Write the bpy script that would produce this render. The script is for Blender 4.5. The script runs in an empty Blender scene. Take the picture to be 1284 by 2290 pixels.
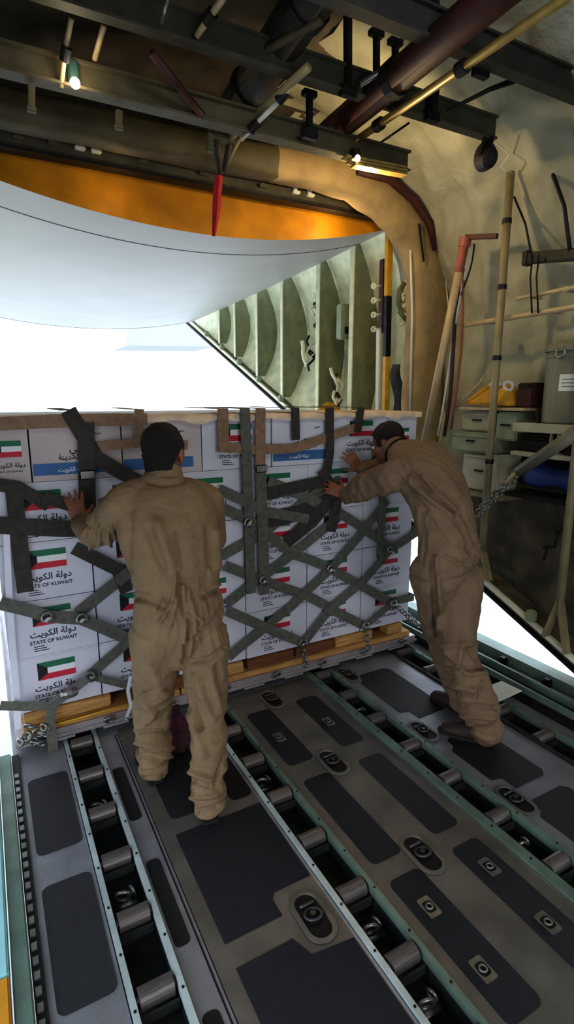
import bpy, bmesh, math, random
from mathutils import Vector as V, Matrix, noise
random.seed(7)
C = bpy.context.scene.collection
SC = bpy.context.scene

# ------------------------------------------------------------------ camera geometry
FPX, CX, CY, CH = 1234., 642., 1145., 1.85
TP = math.atan((1145-890)/FPX)
_s, _c = math.sin(TP), math.cos(TP)
def _rc(px, py):
    x, y = (px-CX)/FPX, (py-CY)/FPX
    return x, _c-y*_s, -_s-y*_c
_a = _rc(-50, 890)
YAW = math.atan2(-_a[0], _a[1])
def ray(px, py):
    r, f, u = _rc(px, py)
    return V((r*math.cos(YAW)+f*math.sin(YAW), -r*math.sin(YAW)+f*math.cos(YAW), u))
O = V((0, 0, CH))
def at(px, py, Y): d = ray(px, py); return O+d*(Y/d.y)
def atx(px, py, X): d = ray(px, py); return O+d*(X/d.x)
def atz(px, py, Z=0.): d = ray(px, py); return O+d*((Z-CH)/d.z)
cam = bpy.data.cameras.new('camera'); co = bpy.data.objects.new('camera', cam); C.objects.link(co)
co.location = O
co.rotation_euler = (math.pi/2-TP, 0, -YAW)
cam.sensor_fit = 'VERTICAL'; cam.sensor_height = 24; cam.lens = 24*FPX/2290; cam.clip_start = .02; cam.clip_end = 400
SC.camera = co

# ------------------------------------------------------------------ materials
def lin(c):
    return tuple(((v/255)/12.92 if v/255 <= .04045 else ((v/255+.055)/1.055)**2.4) for v in c)
def mat(name, rgb, rough=.6, metal=0., var=.18, scale=14., bump=.0, bscale=60., dark=None, emit=0., stretch=None):
    m = bpy.data.materials.new(name); m.use_nodes = True
    nt = m.node_tree; n = nt.nodes; b = n['Principled BSDF']
    c = lin(rgb); d = lin(dark) if dark else tuple(v*(1-var*1.6) for v in c); l = tuple(min(1, v*(1+var)) for v in c)
    tc = n.new('ShaderNodeTexCoord'); mp = n.new('ShaderNodeMapping')
    if stretch: mp.inputs['Scale'].default_value = stretch
    nt.links.new(tc.outputs['Object'], mp.inputs['Vector'])
    nz = n.new('ShaderNodeTexNoise'); nz.inputs['Scale'].default_value = scale; nz.inputs['Detail'].default_value = 5
    nt.links.new(mp.outputs['Vector'], nz.inputs['Vector'])
    r = n.new('ShaderNodeValToRGB'); r.color_ramp.elements[0].position = .3; r.color_ramp.elements[1].position = .7
    r.color_ramp.elements[0].color = (*d, 1); r.color_ramp.elements[1].color = (*l, 1)
    nt.links.new(nz.outputs['Fac'], r.inputs['Fac']); nt.links.new(r.outputs['Color'], b.inputs['Base Color'])
    b.inputs['Roughness'].default_value = rough; b.inputs['Metallic'].default_value = metal
    if bump:
        n2 = n.new('ShaderNodeTexNoise'); n2.inputs['Scale'].default_value = bscale; n2.inputs['Detail'].default_value = 4
        nt.links.new(mp.outputs['Vector'], n2.inputs['Vector'])
        bp = n.new('ShaderNodeBump'); bp.inputs['Strength'].default_value = bump; bp.inputs['Distance'].default_value = .02
        nt.links.new(n2.outputs['Fac'], bp.inputs['Height']); nt.links.new(bp.outputs['Normal'], b.inputs['Normal'])
    if emit:
        nt.links.new(r.outputs['Color'], b.inputs['Emission Color']); b.inputs['Emission Strength'].default_value = emit
    return m
M = {}
def D(k, *a, **kw): M[k] = mat(k, *a, **kw)
D('deck', (154, 156, 164), .4, .45, .16, 5, .12, 90)
D('deck_dark', (122, 119, 115), .45, .45, .2, 5, .12, 90)
D('pad', (20, 22, 31), .55, 0, .25, 60, .5, 500)
D('pad_brown', (24, 22, 22), .9, 0, .2, 60, .5, 500)
D('rail_pale', (196, 210, 212), .4, .2, .16, 7, .06, 60)
D('rail_green', (116, 138, 128), .4, .25, .2, 7, .06, 60)
D('channel', (44, 48, 46), .7, .2, .35, 9)
D('roller', (112, 105, 104), .4, .45, .15, 20, .05, 90, stretch=(1, 8, 8))
D('steel', (150, 150, 148), .35, .8, .2, 20)
D('dark_steel', (88, 88, 90), .4, .7, .2, 20)
D('dark_metal', (34, 34, 36), .5, .4, .2, 20)
D('black', (16, 16, 18), .6, 0, .2, 20)
D('alu', (190, 182, 186), .38, .5, .12, 8, .05, 50)
D('wood', (196, 150, 92), .7, 0, .25, 6, .15, 40, stretch=(1, 14, 14))
D('wood_dark', (120, 76, 46), .75, 0, .25, 6, .15, 40, stretch=(1, 14, 14))
D('carton', (214, 214, 228), .75, 0, .05, 5, .05, 20)
D('carton_tan', (196, 184, 186), .75, 0, .07, 5, .05, 20)
D('ink', (30, 30, 40), .8, 0, .1)
D('flag_green', (40, 112, 84), .7, 0, .08); D('flag_white', (232, 230, 236), .7, 0, .03)
D('flag_red', (196, 44, 66), .7, 0, .08); D('flag_black', (28, 28, 34), .7, 0, .08)
D('band_blue', (64, 108, 160), .7, 0, .1); D('band_dark_blue', (44, 62, 128), .7, 0, .1)
D('strap', (106, 106, 98), .85, 0, .18, 30, .3, 300)
D('strap_dark', (66, 62, 58), .85, 0, .18, 30, .3, 300)
D('strap_tan', (150, 122, 100), .85, 0, .16, 30, .3, 300)
D('sheet_tan', (222, 200, 176), .6, 0, .12, 12, .4, 25)
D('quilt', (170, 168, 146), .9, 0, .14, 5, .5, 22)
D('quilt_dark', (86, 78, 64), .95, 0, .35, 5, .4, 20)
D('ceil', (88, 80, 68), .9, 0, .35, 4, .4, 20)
D('padding', (162, 140, 102), .85, 0, .16, 6, .35, 18)
D('skin_green', (228, 228, 192), .75, 0, .14, 8, .15, 30)
D('rib_green', (128, 130, 98), .75, 0, .15, 8, .15, 30)
D('flange', (240, 240, 214), .6, 0, .08, 10)
D('beam', (80, 78, 66), .6, .15, .22, 8)
D('beam_dark', (58, 57, 54), .6, .15, .25, 8)
D('beam_olive', (88, 80, 58), .65, 0, .2, 6, .15, 25)
D('door_white', (206, 202, 200), .5, 0, .035, 2.5, .03, 6)
D('orange', (208, 142, 20), .6, 0, .2, 4, .1, 12)
D('yellow', (206, 160, 40), .5, 0, .15, 10)
D('brass', (176, 150, 90), .4, .4, .15, 16)
D('maroon', (70, 34, 32), .6, .1, .2, 10)
D('red_cloth', (176, 32, 46), .8, 0, .15, 20, .2, 60)
D('red_metal', (150, 82, 64), .55, .1, .15, 20)
D('pole_tan', (186, 166, 132), .5, .1, .12, 12)
D('sill_brown', (104, 92, 72), .65, 0, .3, 6, .3, 30)
D('strut_grey', (122, 116, 100), .55, .1, .2, 6)
D('tail_grey', (176, 174, 176), .6, 0, .02, 2)
D('pole_olive', (150, 138, 104), .55, .1, .2, 6)
D('box_grey', (176, 174, 150), .6, 0, .08, 8)
D('box_green', (150, 158, 130), .6, 0, .08, 8)
D('drum', (124, 121, 100), .55, 0, .1, 6)
D('paper', (222, 222, 212), .7, 0, .04)
D('gold_cloth', (206, 152, 46), .75, 0, .15, 10, .25, 20)
D('blue_cloth', (38, 62, 118), .8, 0, .2, 10, .4, 16)
D('slate_cloth', (70, 74, 84), .85, 0, .3, 12, .4, 20)
D('coverall', (132, 110, 84), .9, 0, .10, 9, .35, 60)
D('coverall_brown', (126, 104, 82), .9, 0, .10, 9, .35, 60)
D('skin', (138, 90, 68), .55, 0, .08, 16)
D('hair', (26, 20, 22), .75, 0, .3, 60, .6, 220)
D('boot_tan', (124, 104, 82), .85, 0, .12, 14)
D('boot_dark', (58, 46, 42), .8, 0, .15, 14)
D('eye_white', (225, 222, 216), .3); D('sole', (38, 34, 32), .8)
D('ground', (206, 204, 198), .9, 0, .05, .6)
D('bulb', (255, 226, 180), .5, 0, .02, emit=14)
D('cyan', (166, 222, 226), .5, 0, .08, 5)
D('amber_paint', (212, 148, 34), .5, 0, .1)
D('strip_pale', (224, 226, 240), .4, 0, .04, 10)

# ------------------------------------------------------------------ mesh builder
class MB:
    def __init__(s): s.v, s.f, s.m = [], [], []
    def add(s, vs, fs, mi=0):
        b = len(s.v); s.v += [V(p) for p in vs]; s.f += [tuple(b+i for i in f) for f in fs]; s.m += [mi]*len(fs)
        return s
    def box(s, c, d, mi=0, R=None):
        c = V(c); h = V(d)/2
        vs = [V((x*h.x, y*h.y, z*h.z)) for x in (-1, 1) for y in (-1, 1) for z in (-1, 1)]
        if R is not None: vs = [R @ p for p in vs]
        return s.add([p+c for p in vs], [(0, 1, 3, 2), (4, 6, 7, 5), (0, 4, 5, 1), (2, 3, 7, 6), (0, 2, 6, 4), (1, 5, 7, 3)], mi)
    def b2(s, lo, hi, mi=0):
        lo, hi = V(lo), V(hi); return s.box((lo+hi)/2, hi-lo, mi)
    def bar(s, p, q, w, h, up=(0, 0, 1), mi=0):
        p, q = V(p), V(q); t = (q-p).normalized(); u = V(up)
        a = t.cross(u).normalized()*w/2; u2 = a.cross(t).normalized()*h/2
        vs = [e+i*a+j*u2 for e in (p, q) for i, j in ((-1, -1), (1, -1), (1, 1), (-1, 1))]
        return s.add(vs, [(3, 2, 1, 0), (4, 5, 6, 7)]+[(i, (i+1) % 4, 4+(i+1) % 4, 4+i) for i in range(4)], mi)
    def loft(s, rings, mi=0, closed=True, cap=True):
        n = len(rings[0]); vs = [p for r in rings for p in r]; fs = []
        for k in range(len(rings)-1):
            for i in range(n if closed else n-1):
                j = (i+1) % n; fs.append((k*n+i, k*n+j, (k+1)*n+j, (k+1)*n+i))
        if cap and closed:
            fs.append(tuple(range(n-1, -1, -1))); fs.append(tuple((len(rings)-1)*n+i for i in range(n)))
        return s.add(vs, fs, mi)
    def tube(s, pts, r, n=10, mi=0, ref=None):
        pts = [V(p) for p in pts]; rs = r if isinstance(r, (list, tuple)) else [r]*len(pts)
        rings = []
        up = V(ref) if ref else None
        for i, p in enumerate(pts):
            t = (pts[min(i+1, len(pts)-1)]-pts[max(i-1, 0)]).normalized()
            if up is None: up = V((0, 0, 1)) if abs(t.z) < .9 else V((1, 0, 0))
            a = t.cross(up).normalized(); b = a.cross(t).normalized(); up = b
            rings.append([p+rs[i]*(math.cos(k*2*math.pi/n)*a+math.sin(k*2*math.pi/n)*b) for k in range(n)])
        return s.loft(rings, mi)
    def cyl(s, p, q, r, n=16, mi=0): return s.tube([p, q], r, n, mi)
    def ribbon(s, pts, w, nrm, th=.003, mi=0):
        pts = [V(p) for p in pts]; nn = V(nrm).normalized(); rings = []
        for i, p in enumerate(pts):
            t = (pts[min(i+1, len(pts)-1)]-pts[max(i-1, 0)]).normalized()
            a = t.cross(nn).normalized()*w/2; h = nn*th/2
            rings.append([p-a-h, p+a-h, p+a+h, p-a+h])
        return s.loft(rings, mi)
    def prism(s, poly, off, mi=0):
        n = len(poly); a = [V(p) for p in poly]; b = [p+V(off) for p in a]
        return s.add(a+b, [tuple(range(n-1, -1, -1)), tuple(range(n, 2*n))]+[(i, (i+1) % n, n+(i+1) % n, n+i) for i in range(n)], mi)
    def ball(s, c, r, n=12, mi=0, R=None):
        c = V(c); r = V(r) if not isinstance(r, (int, float)) else V((r, r, r)); m = n//2+1
        rings = []
        for k in range(1, m):
            a = math.pi*k/m; rings.append([V((r.x*math.sin(a)*math.cos(j*2*math.pi/n), r.y*math.sin(a)*math.sin(j*2*math.pi/n), r.z*math.cos(a))) for j in range(n)])
        rings = [[((R @ p) if R is not None else p)+c for p in q] for q in rings]
        return s.loft(rings, mi)
    def torus(s, c, R_, r, ax=(0, 0, 1), n=20, k=8, mi=0, sx=1.):
        c = V(c); ax = V(ax).normalized(); a = ax.orthogonal().normalized() if abs(ax.z) < .9 else V((1, 0, 0)); b = ax.cross(a)
        vs, fs = [], []
        for i in range(n):
            t = i*2*math.pi/n; d = (a*math.cos(t)*sx+b*math.sin(t))
            for j in range(k):
                u = j*2*math.pi/k; vs.append(c+d*(R_+r*math.cos(u))+ax*r*math.sin(u))
        for i in range(n):
            for j in range(k):
                fs.append((i*k+j, ((i+1) % n)*k+j, ((i+1) % n)*k+(j+1) % k, i*k+(j+1) % k))
        return s.add(vs, fs, mi)
    def build(s, name, mats, parent=None, smooth=False, bevel=0, origin=None):
        me = bpy.data.meshes.new(name)
        off = V((0, 0, 0))
        if parent is not None: off = wloc(parent)
        elif origin is not None: off = V(origin)
        me.from_pydata([p-off for p in s.v], [], s.f)
        for x in (mats if isinstance(mats, (list, tuple)) else [mats]): me.materials.append(M[x] if isinstance(x, str) else x)
        me.polygons.foreach_set('material_index', s.m)
        bm = bmesh.new(); bm.from_mesh(me); bmesh.ops.recalc_face_normals(bm, faces=bm.faces)
        if bevel:
            bmesh.ops.bevel(bm, geom=[e for e in bm.edges if e.calc_face_angle(0) > .6], offset=bevel, segments=2, affect='EDGES', clamp_overlap=True)
        bm.to_mesh(me); bm.free()
        if smooth: me.shade_smooth()
        o = bpy.data.objects.new(name, me); C.objects.link(o)
        if parent is not None: o.parent = parent
        elif origin is not None: o.location = off
        return o
def wloc(o):
    p = V(o.location)
    while o.parent: o = o.parent; p = p+V(o.location)
    return p
def tag(o, label=None, cat=None, group=None, kind=None):
    if label: o['label'] = label
    if cat: o['category'] = cat
    if group: o['group'] = group
    if kind: o['kind'] = kind
    return o
def thing(name, loc, label, cat, group=None, rz=0):
    o = bpy.data.objects.new(name, None); C.objects.link(o); o.location = loc; o.rotation_euler.z = rz; o.empty_display_size = .1
    return tag(o, label, cat, group)
def struct(o): o['kind'] = 'structure'; return o
def rrect(x0, x1, y0, y1, z, r=.03, n=4):
    out = []
    for cx, cy, a0 in ((x1-r, y1-r, 0), (x0+r, y1-r, 90), (x0+r, y0+r, 180), (x1-r, y0+r, 270)):
        for k in range(n+1):
            a = math.radians(a0+90*k/n); out.append(V((cx+r*math.cos(a), cy+r*math.sin(a), z)))
    return out

# ------------------------------------------------------------------ floor (ramp and cargo floor) with painted pads
YN, YF = -1.6, 5.3
mb = MB()
for x0, x1 in ((-.02, .225), (.405, .985), (1.165, 1.765), (1.975, 2.495), (2.685, 3.24)):
    mb.b2((x0, YN, -.04), (x1, YF, 0))
mb.b2((-.02, YN, -.2), (3.24, YF, -.11))
floor = struct(mb.build('floor', 'deck'))
def fmesh(name, polys, m, h=.0025, parent=floor):
    b = MB()
    for p in polys: b.prism(p, (0, 0, h))
    return b.build(name, m, parent)
def pad(x0, x1, y0, y1, m='pad', r=.03): return fmesh('anti_slip_pad', [rrect(x0, x1, y0, y1, .0002, r)], m)
for y0, y1 in ((2.19, 2.71), (1.50, 2.02), (.82, 1.32)): pad(.03, .212, y0, y1)
for y0, y1 in ((2.2, 2.6), (1.54, 1.95), (.9, 1.3)): pad(.412, .468, y0, y1, 'pad_brown', .02)
fmesh('floor_seam', [[V((.487, YN, .0003)), V((.493, YN, .0003)), V((.493, 2.9, .0003)), V((.487, 2.9, .0003))],
                     [V((.503, YN, .0003)), V((.507, YN, .0003)), V((.507, 2.9, .0003)), V((.503, 2.9, .0003))]], 'black', .001)
pad(.575, .83, 2.12, 2.58); pad(.86, .97, 2.1, 2.55, 'pad_brown')
# big notched pads around the recessed ring
def notch(y0, y1, up):
    p = []
    if up:   # notch at the near right corner
        p = [(.565, y1), (.97, y1), (.97, y0+.1), (.81, y0+.1), (.79, y0+.075), (.79, y0), (.565, y0)]
    else:
        p = [(.565, y1), (.78, y1), (.81, y1-.08), (.97, y1-.1), (.97, y0), (.565, y0)]
    return [V((x, y, .0002)) for x, y in p]
fmesh('anti_slip_pad', [notch(1.475, 2.03, True)], 'pad'); fmesh('anti_slip_pad', [notch(.75, 1.38, False)], 'pad')
for y0, y1 in ((2.19, 2.72), (1.49, 2.06), (.82, 1.4)):
    pad(1.215, 1.37, y0, y1); pad(1.545, 1.695, y0, y1)
for y0, y1 in ((2.205, 2.79), (1.52, 1.97), (.95, 1.43)):
    fmesh('anti_slip_pad', [[V((x, y, .0002)) for x, y in ((2.30, y1), (2.10, y1), (2.08, y1-.02), (2.08, y1-.06), (2.04, y1-.09), (2.04, y0+.1), (2.1, y0+.08), (2.1, y0), (2.30, y0), (2.33, y0+.03), (2.33, y1-.03))]], 'pad')
# darker walkway strip between the middle tracks
fmesh('walkway_strip', [[V((x, y, .0001)) for x, y in ((1.17, YN), (1.76, YN), (1.76, 2.95), (1.17, 2.95))]], 'deck_dark', .0002)
fmesh('walkway_strip', [[V((x, y, .0001)) for x, y in ((.51, YN), (.975, YN), (.975, 2.95), (.51, 2.95))]], 'deck_dark', .0002)

# ------------------------------------------------------------------ roller conveyors
YR = [2.63-.296*k for k in range(-1, 9)]
def conveyor(x0, x1, label, lm, rm, wl=.022, wr=.022, rollers=YR, eyes=()):
    t = thing('roller_conveyor', ((x0+x1)/2, 1.8, -.1), label, 'roller conveyor', 'roller conveyors let into the floor')
    b = MB(); b.b2((x0+.003, YN, -.108), (x1-.003, YF, -.1)); b.build('channel', 'channel', t)
    for xa, xb, m in ((x0, x0+wl, lm), (x1-wr, x1, rm)):
        b = MB(); b.b2((xa+.001, YN, -.022), (xb-.001, YF, .012)); b.b2((xa+.003, YN, -.1), (xb-.003, YF, -.0222), 2)
        for k in range(14):
            y = .4+.2*k; b.cyl(((xa+xb)/2, y, .0118), ((xa+xb)/2, y, .0155), .0045, 8, 1)
        b.build('side_rail', [m, 'dark_metal', 'channel'], t)
    xa, xb = x0+wl+.004, x1-wr-.004
    for i, y in enumerate(rollers):
        b = MB(); b.tube([(xa, y, -.012), (xa+.006, y, -.012), (xa+.0061, y, -.012), (xb-.0061, y, -.012), (xb-.006, y, -.012), (xb, y, -.012)], [.012, .012, .034, .034, .012, .012], 20)
        r = b.build('roller', 'roller', t)
        b = MB(); b.b2((xa, y-.055, -.05), (xb, y-.046, -.018)); b.build('cross_plate', 'channel', t)
    for y in eyes:
        e = MB(); xm = (xa+xb)/2
        e.b2((xm-.045, y-.02, -.1), (xm+.045, y+.02, -.075)); e.torus((xm-.01, y, -.045), .028, .007, (.3, 1, .3)); e.torus((xm+.03, y+.015, -.05), .018, .006, (1, .3, .2))
        e.build('lashing_eye', 'steel', t, smooth=True)
    return t
conveyor(.228, .402, 'leftmost roller conveyor with pale side rails, running under the pallet left end', 'rail_pale', 'rail_pale', eyes=(2.42, 1.88))
conveyor(.988, 1.162, 'roller conveyor second from left, beside the right boot of the man in the middle', 'rail_pale', 'rail_green', eyes=(2.2, 1.31, 1.02, .8))
conveyor(1.768, 1.972, 'roller conveyor with wide green left rail, between ring walkway and bent man', 'rail_green', 'rail_green', .05, .03, eyes=(2.48, 1.3))
conveyor(2.498, 2.682, 'rightmost roller conveyor along the bright right-hand gap, behind the bent man', 'channel', 'rail_green', rollers=YR[:6])

# ------------------------------------------------------------------ recessed tie-down rings
def oval_ring(x, y, label, rz=0, s=1.):
    t = thing('tie_down_ring', (x, y, 0), label, 'tie-down ring', 'oval tie-down rings in the floor')
    def stad(a, b, z, n=10):
        out = []
        for k in range(n+1): q = math.pi*k/n; out.append(V((x+a*math.cos(q), y+b+a*math.sin(q), z)))
        for k in range(n+1): q = math.pi+math.pi*k/n; out.append(V((x+a*math.cos(q), y-b+a*math.sin(q), z)))
        return out
    b = MB(); b.loft([stad(.062*s, .05, .0028), stad(.062*s, .05, .008), stad(.055*s, .05, .009), stad(.045*s, .05, .009), stad(.043*s, .05, .004)], cap=False)
    b.build('rim_plate', 'deck_dark', t)
    b = MB(); b.prism(stad(.045*s, .05, .0028), (0, 0, .001)); b.build('recess', 'black', t)
    b = MB(); b.torus((x, y, .012), .031*s, .006, (0, .25, 1), sx=1.); b.cyl((x-.03, y+.045, .011), (x+.03, y+.045, .011), .006, 8)
    b.build('ring', 'dark_steel', t, smooth=True)
    b = MB(); b.cyl((x, y, .004), (x, y, .02), .011, 12); b.build('stud', 'dark_steel', t)
oval_ring(.887, 1.418, 'oval recessed tie-down ring between two large notched black pads, nearest the middle boot')
oval_ring(1.431, 1.44, 'oval recessed tie-down ring on the grey walkway, nearest the camera of its row')
oval_ring(1.431, 2.11, 'oval recessed tie-down ring in the middle of the grey walkway row')
oval_ring(1.431, 2.80, 'oval recessed tie-down ring on the walkway close to the pallet edge')
oval_ring(2.03, 1.465, 'oval recessed tie-down ring on the right panel, nearest the camera', s=.9)
oval_ring(2.03, 2.09, 'oval recessed tie-down ring just in front of the dark boot toe', s=.9)
oval_ring(2.03, 2.83, 'oval recessed tie-down ring on the right panel beside the pallet', s=.9)
def square_ring(x, y, label):
    t = thing('floor_socket', (x, y, 0), label, 'floor socket', 'square floor sockets set in the black pads')
    b = MB(); b.loft([rrect(x-.027, x+.027, y-.042, y+.042, .0029, .008), rrect(x-.027, x+.027, y-.042, y+.042, .006, .008), rrect(x-.02, x+.02, y-.024, y+.024, .006, .012), rrect(x-.02, x+.02, y-.024, y+.024, .0035, .012)], cap=False)
    b.build('frame_plate', 'steel', t)
    b = MB(); b.prism(rrect(x-.02, x+.02, y-.024, y+.024, .0029, .012), (0, 0, .0006)); b.build('socket', 'black', t)
    b = MB(); b.torus((x, y, .008), .012, .004); b.build('ring', 'steel', t, smooth=True)
for x, y, l in ((1.609, 2.426, 'square floor socket on the far right pad of the walkway'), (1.287, 2.431, 'square floor socket on the far left pad of the walkway'),
                (1.622, 1.26, 'square floor socket on the near right walkway pad, farther of its two'), (1.613, .989, 'square floor socket on the near right walkway pad, closer of its two'),
                (1.283, 1.241, 'square floor socket on the near left walkway pad, farther of its two'), (1.278, .984, 'square floor socket on the near left walkway pad, closer of its two')):
    square_ring(x, y, l)

# ------------------------------------------------------------------ floor edge rails
t = thing('guide_rail', (-.05, 1.8, 0), 'black and grey-green guide rail along the left floor edge', 'guide rail')
b = MB(); b.b2((-.028, YN, .0), (.008, 2.95, .012))
for k in range(40): b.b2((-.022, .6+.055*k, .0118), (-.004, .63+.055*k, .018), 1)
b.build('toothed_strip', ['black', 'steel'], t)
b = MB(); b.b2((-.085, YN, -.03), (-.03, 2.95, .03)); b.build('rail_body', 'rail_green', t, bevel=.005)
t = thing('side_curb', (-.12, 2, 0), 'pale cyan side curb with an amber end at the left picture edge', 'curb')
b = MB(); b.b2((-.2, 1.68, -.05), (-.092, 2.93, .05)); b.build('curb_body', 'cyan', t, bevel=.006)
b = MB(); b.b2((-.2, 1.3, -.05), (-.092, 1.675, .05)); b.build('amber_end', 'amber_paint', t, bevel=.006)
t = thing('guide_rail', (2.9, 1.8, 0), 'dark green guide rail along the right ramp edge', 'guide rail')
b = MB(); b.b2((2.77, YN, 0), (2.95, YF, .05)); b.build('base_strip', 'dark_metal', t, bevel=.006)
b = MB(); b.b2((2.8, YN, .05), (2.815, YF, .09)); b.b2((2.9, YN, .05), (2.915, YF, .1)); b.build('lip', 'rail_green', t)
b = MB(); b.b2((3.10, YN, 0), (3.235, YF, .07)); b.build('rail_body', 'rail_green', t, bevel=.012)
b = MB()
for y in (2.05, 2.4, 2.75): b.b2((3.05, y, 0), (3.1, y+.05, .06))
b.build('lock', 'dark_metal', t, bevel=.008)
p = [atz(*q, .101) for q in ((1092, 1535), (1122, 1524), (1168, 1546), (1112, 1571))]
b = MB(); b.prism(p, (0, 0, .004)); tag(b.build('paper_sheet', 'paper', None, origin=p[0]), 'small white sheet lying on the dark right rail behind the bent man', 'sheet')

# ------------------------------------------------------------------ pallet
PY = 2.96
t = thing('cargo_pallet', (1.37, 4, .03), 'aluminium air cargo pallet under the stack of white cartons', 'pallet')
b = MB(); b.b2((0, PY, .03), (2.74, 5.2, .088)); b.build('deck_plate', 'alu', t, bevel=.006)
b = MB(); b.b2((-.003, PY-.012, .045), (2.743, PY-.001, .062)); b.build('edge_lip', 'alu', t, bevel=.003)
for k in range(9):
    x = .22+.29*k
    b = MB(); b.b2((x-.07, PY-.018, .03), (x+.07, PY-.002, .044)); b.build('lock_lug', 'alu', t)
for k in range(8):
    x = .12+.355*k
    b = MB(); b.torus((x, PY-.02, .075), .024, .006, (0, 1, .5)); b.b2((x-.03, PY-.014, .064), (x+.03, PY-.002, .086)); b.build('tie_ring', 'steel', t, smooth=True)
def wood(x0, x1, z0, z1, label, m='wood', y0=3.0, y1=5.15):
    b = MB(); b.b2((x0, y0, z0), (x1, y1, z1)); o = b.build('wood_plank', m, None, bevel=.004, origin=((x0+x1)/2, (y0+y1)/2, z0)); tag(o, label, 'plank', 'dunnage planks between pallet and cartons')
for i, (x0, x1) in enumerate(((.04, .90), (.91, 1.78), (1.79, 2.70))):
    wood(x0, x1, .0885, .125, ('long flat wooden plank under the left third of the cartons', 'long flat wooden plank under the middle cartons behind the man', 'long flat wooden plank under the right third of the cartons')[i], 'wood', 2.98, 3.12)
for i, (x0, x1, m) in enumerate(((.05, .5, 'wood'), (.6, .98, 'wood_dark'), (1.1, 1.33, 'wood'), (1.36, 1.7, 'wood_dark'), (1.72, 2.02, 'wood_dark'), (2.04, 2.36, 'wood'), (2.5, 2.64, 'wood'))):
    wood(x0, x1, .126, .196, ('wide', 'second from left', 'third from left', 'dark brown', 'dark brown', 'pale', 'short stub')[i]+' upright wooden block under carton '+('at the left end', 'behind the left leg', 'right of the man', 'in the middle, left of a pale gap', 'in the middle, right one', 'in the right half', 'at the right end')[i], m, 3.0, 3.1)
b = MB(); b.b2((.05, 3.13, .0885), (2.68, 5.15, .196)); tag(b.build('wood_plank', 'wood_dark', None, origin=(1.37, 4, .0885)), 'dark wooden dunnage platform deep under the carton stack', 'plank', 'dunnage planks between pallet and cartons')

# ------------------------------------------------------------------ cartons
def text_mesh(body, size, w, name):
    cu = bpy.data.curves.new(name, 'FONT'); cu.body = body; cu.size = size; cu.align_x = 'CENTER'; cu.extrude = .0003; cu.offset = .012
    o = bpy.data.objects.new(name, cu); C.objects.link(o)
    dg = bpy.context.evaluated_depsgraph_get(); dg.update()
    me = bpy.data.meshes.new_from_object(o.evaluated_get(dg)); bpy.data.objects.remove(o); bpy.data.curves.remove(cu)
    xs = [v.co.x for v in me.vertices]; s = w/(max(xs)-min(xs)); mid = (max(xs)+min(xs))/2
    return [V(((v.co.x-mid)*s, -v.co.z, v.co.y*s)) for v in me.vertices], [tuple(p.vertices) for p in me.polygons]
AR = "\uFE96\uFEF3\uFEEE\uFEDC\uFEDF\uFE8D \uFE94\uFEDF\uFEED\uFEA9"
T_AR = text_mesh(AR, 1, .24, 'a'); T_EN = text_mesh('STATE OF KUWAIT', 1, .24, 'e')
T_S1 = text_mesh("\uFEF2\uFE91\uFEEE\uFEE8\uFE9F", 1, .12, 's'); T_S2 = text_mesh("\uFE94\uFEE8\uFEF3\uFEAA\uFEE4\uFEDF\uFE8D \uFEDE\uFEB4\uFEE7", 1, .19, 's')
T_S3 = text_mesh(AR, 1, .14, 's')
CH_, CD = .306, .6
def box_mesh(w, m):
    b = MB(); b.b2((-w/2, 0, 0), (w/2, CD, CH_)); b.b2((-w/2, CD/2-.03, CH_), (w/2, CD/2+.03, CH_+.0006), 1)
    b.b2((-w/2+.001, -.0006, CH_-.012), (w/2-.001, 0, CH_-.0105), 1)
    o = b.build('carton', [m, 'carton_tan' if m == 'carton' else 'carton'], None); return o
def flag_mb(cx, z0, w, h, y=-.0012):
    b = MB()
    def q(poly, mi): b.prism([V((cx+x*w, y, z0+z*h)) for x, z in poly], (0, -.0006, 0), mi)
    a = .26
    q([(0, 0), (a, 1/3), (a, 2/3), (0, 1)], 3)
    q([(0, 1), (a, 2/3), (1, 2/3), (1, 1)], 0); q([(a, 1/3), (1, 1/3), (1, 2/3), (a, 2/3)], 1); q([(0, 0), (1, 0), (1, 1/3), (a, 1/3)], 2)
    return b
FM = ['flag_green', 'flag_white', 'flag_red', 'flag_black']
def txt(b, T, x, z, s=1., y=-.0012, mi=0): b.add([V((p.x*s+x, y-.0005+p.y, p.z*s+z)) for p in T[0]], T[1], mi)
protos = {}
def proto(w, m, kind):
    key = (w, m, kind)
    if key in protos: return protos[key]
    parts = []
    if kind == 'flag':
        k = min(1, w/.44)
        fl = flag_mb(-.095*k, .165, .19*k, .1*k).build('printed_flag', FM)
        b = MB(); txt(b, T_AR, 0, .105, .95*k); txt(b, T_EN, 0, .066, .98*k)
        for i in range(3): b.b2((-.1*k, -.0016, .05-.012*i), ((-.05+.012*i)*k, -.001, .054-.012*i))
        tx = b.build('printed_lettering', 'ink'); parts = [fl, tx]
    elif kind == 'blue':
        b = MB(); b.b2((-w/2+.004, -.0012, .03), (w/2-.05, -.0004, .09)); txt(b, T_S3, -.03, .045, 1., -.0014, 1)
        bl = b.build('blue_band', ['band_blue', 'flag_white'])
        b = MB(); txt(b, T_S1, .02, .145); txt(b, T_S2, 0, .105); txt(b, T_S1, .1, .23, .4)
        parts = [bl, b.build('printed_lettering', 'ink')]
    elif kind == 'small':
        fl = flag_mb(-.06, .13, .12, .08).build('printed_flag', FM)
        b = MB(); txt(b, T_AR, 0, .08, .6); txt(b, T_EN, 0, .055, .5); parts = [fl, b.build('printed_lettering', 'ink')]
    root = box_mesh(w, m)
    for q in parts: q.parent = root
    protos[key] = (root, [False]); return protos[key]
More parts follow.
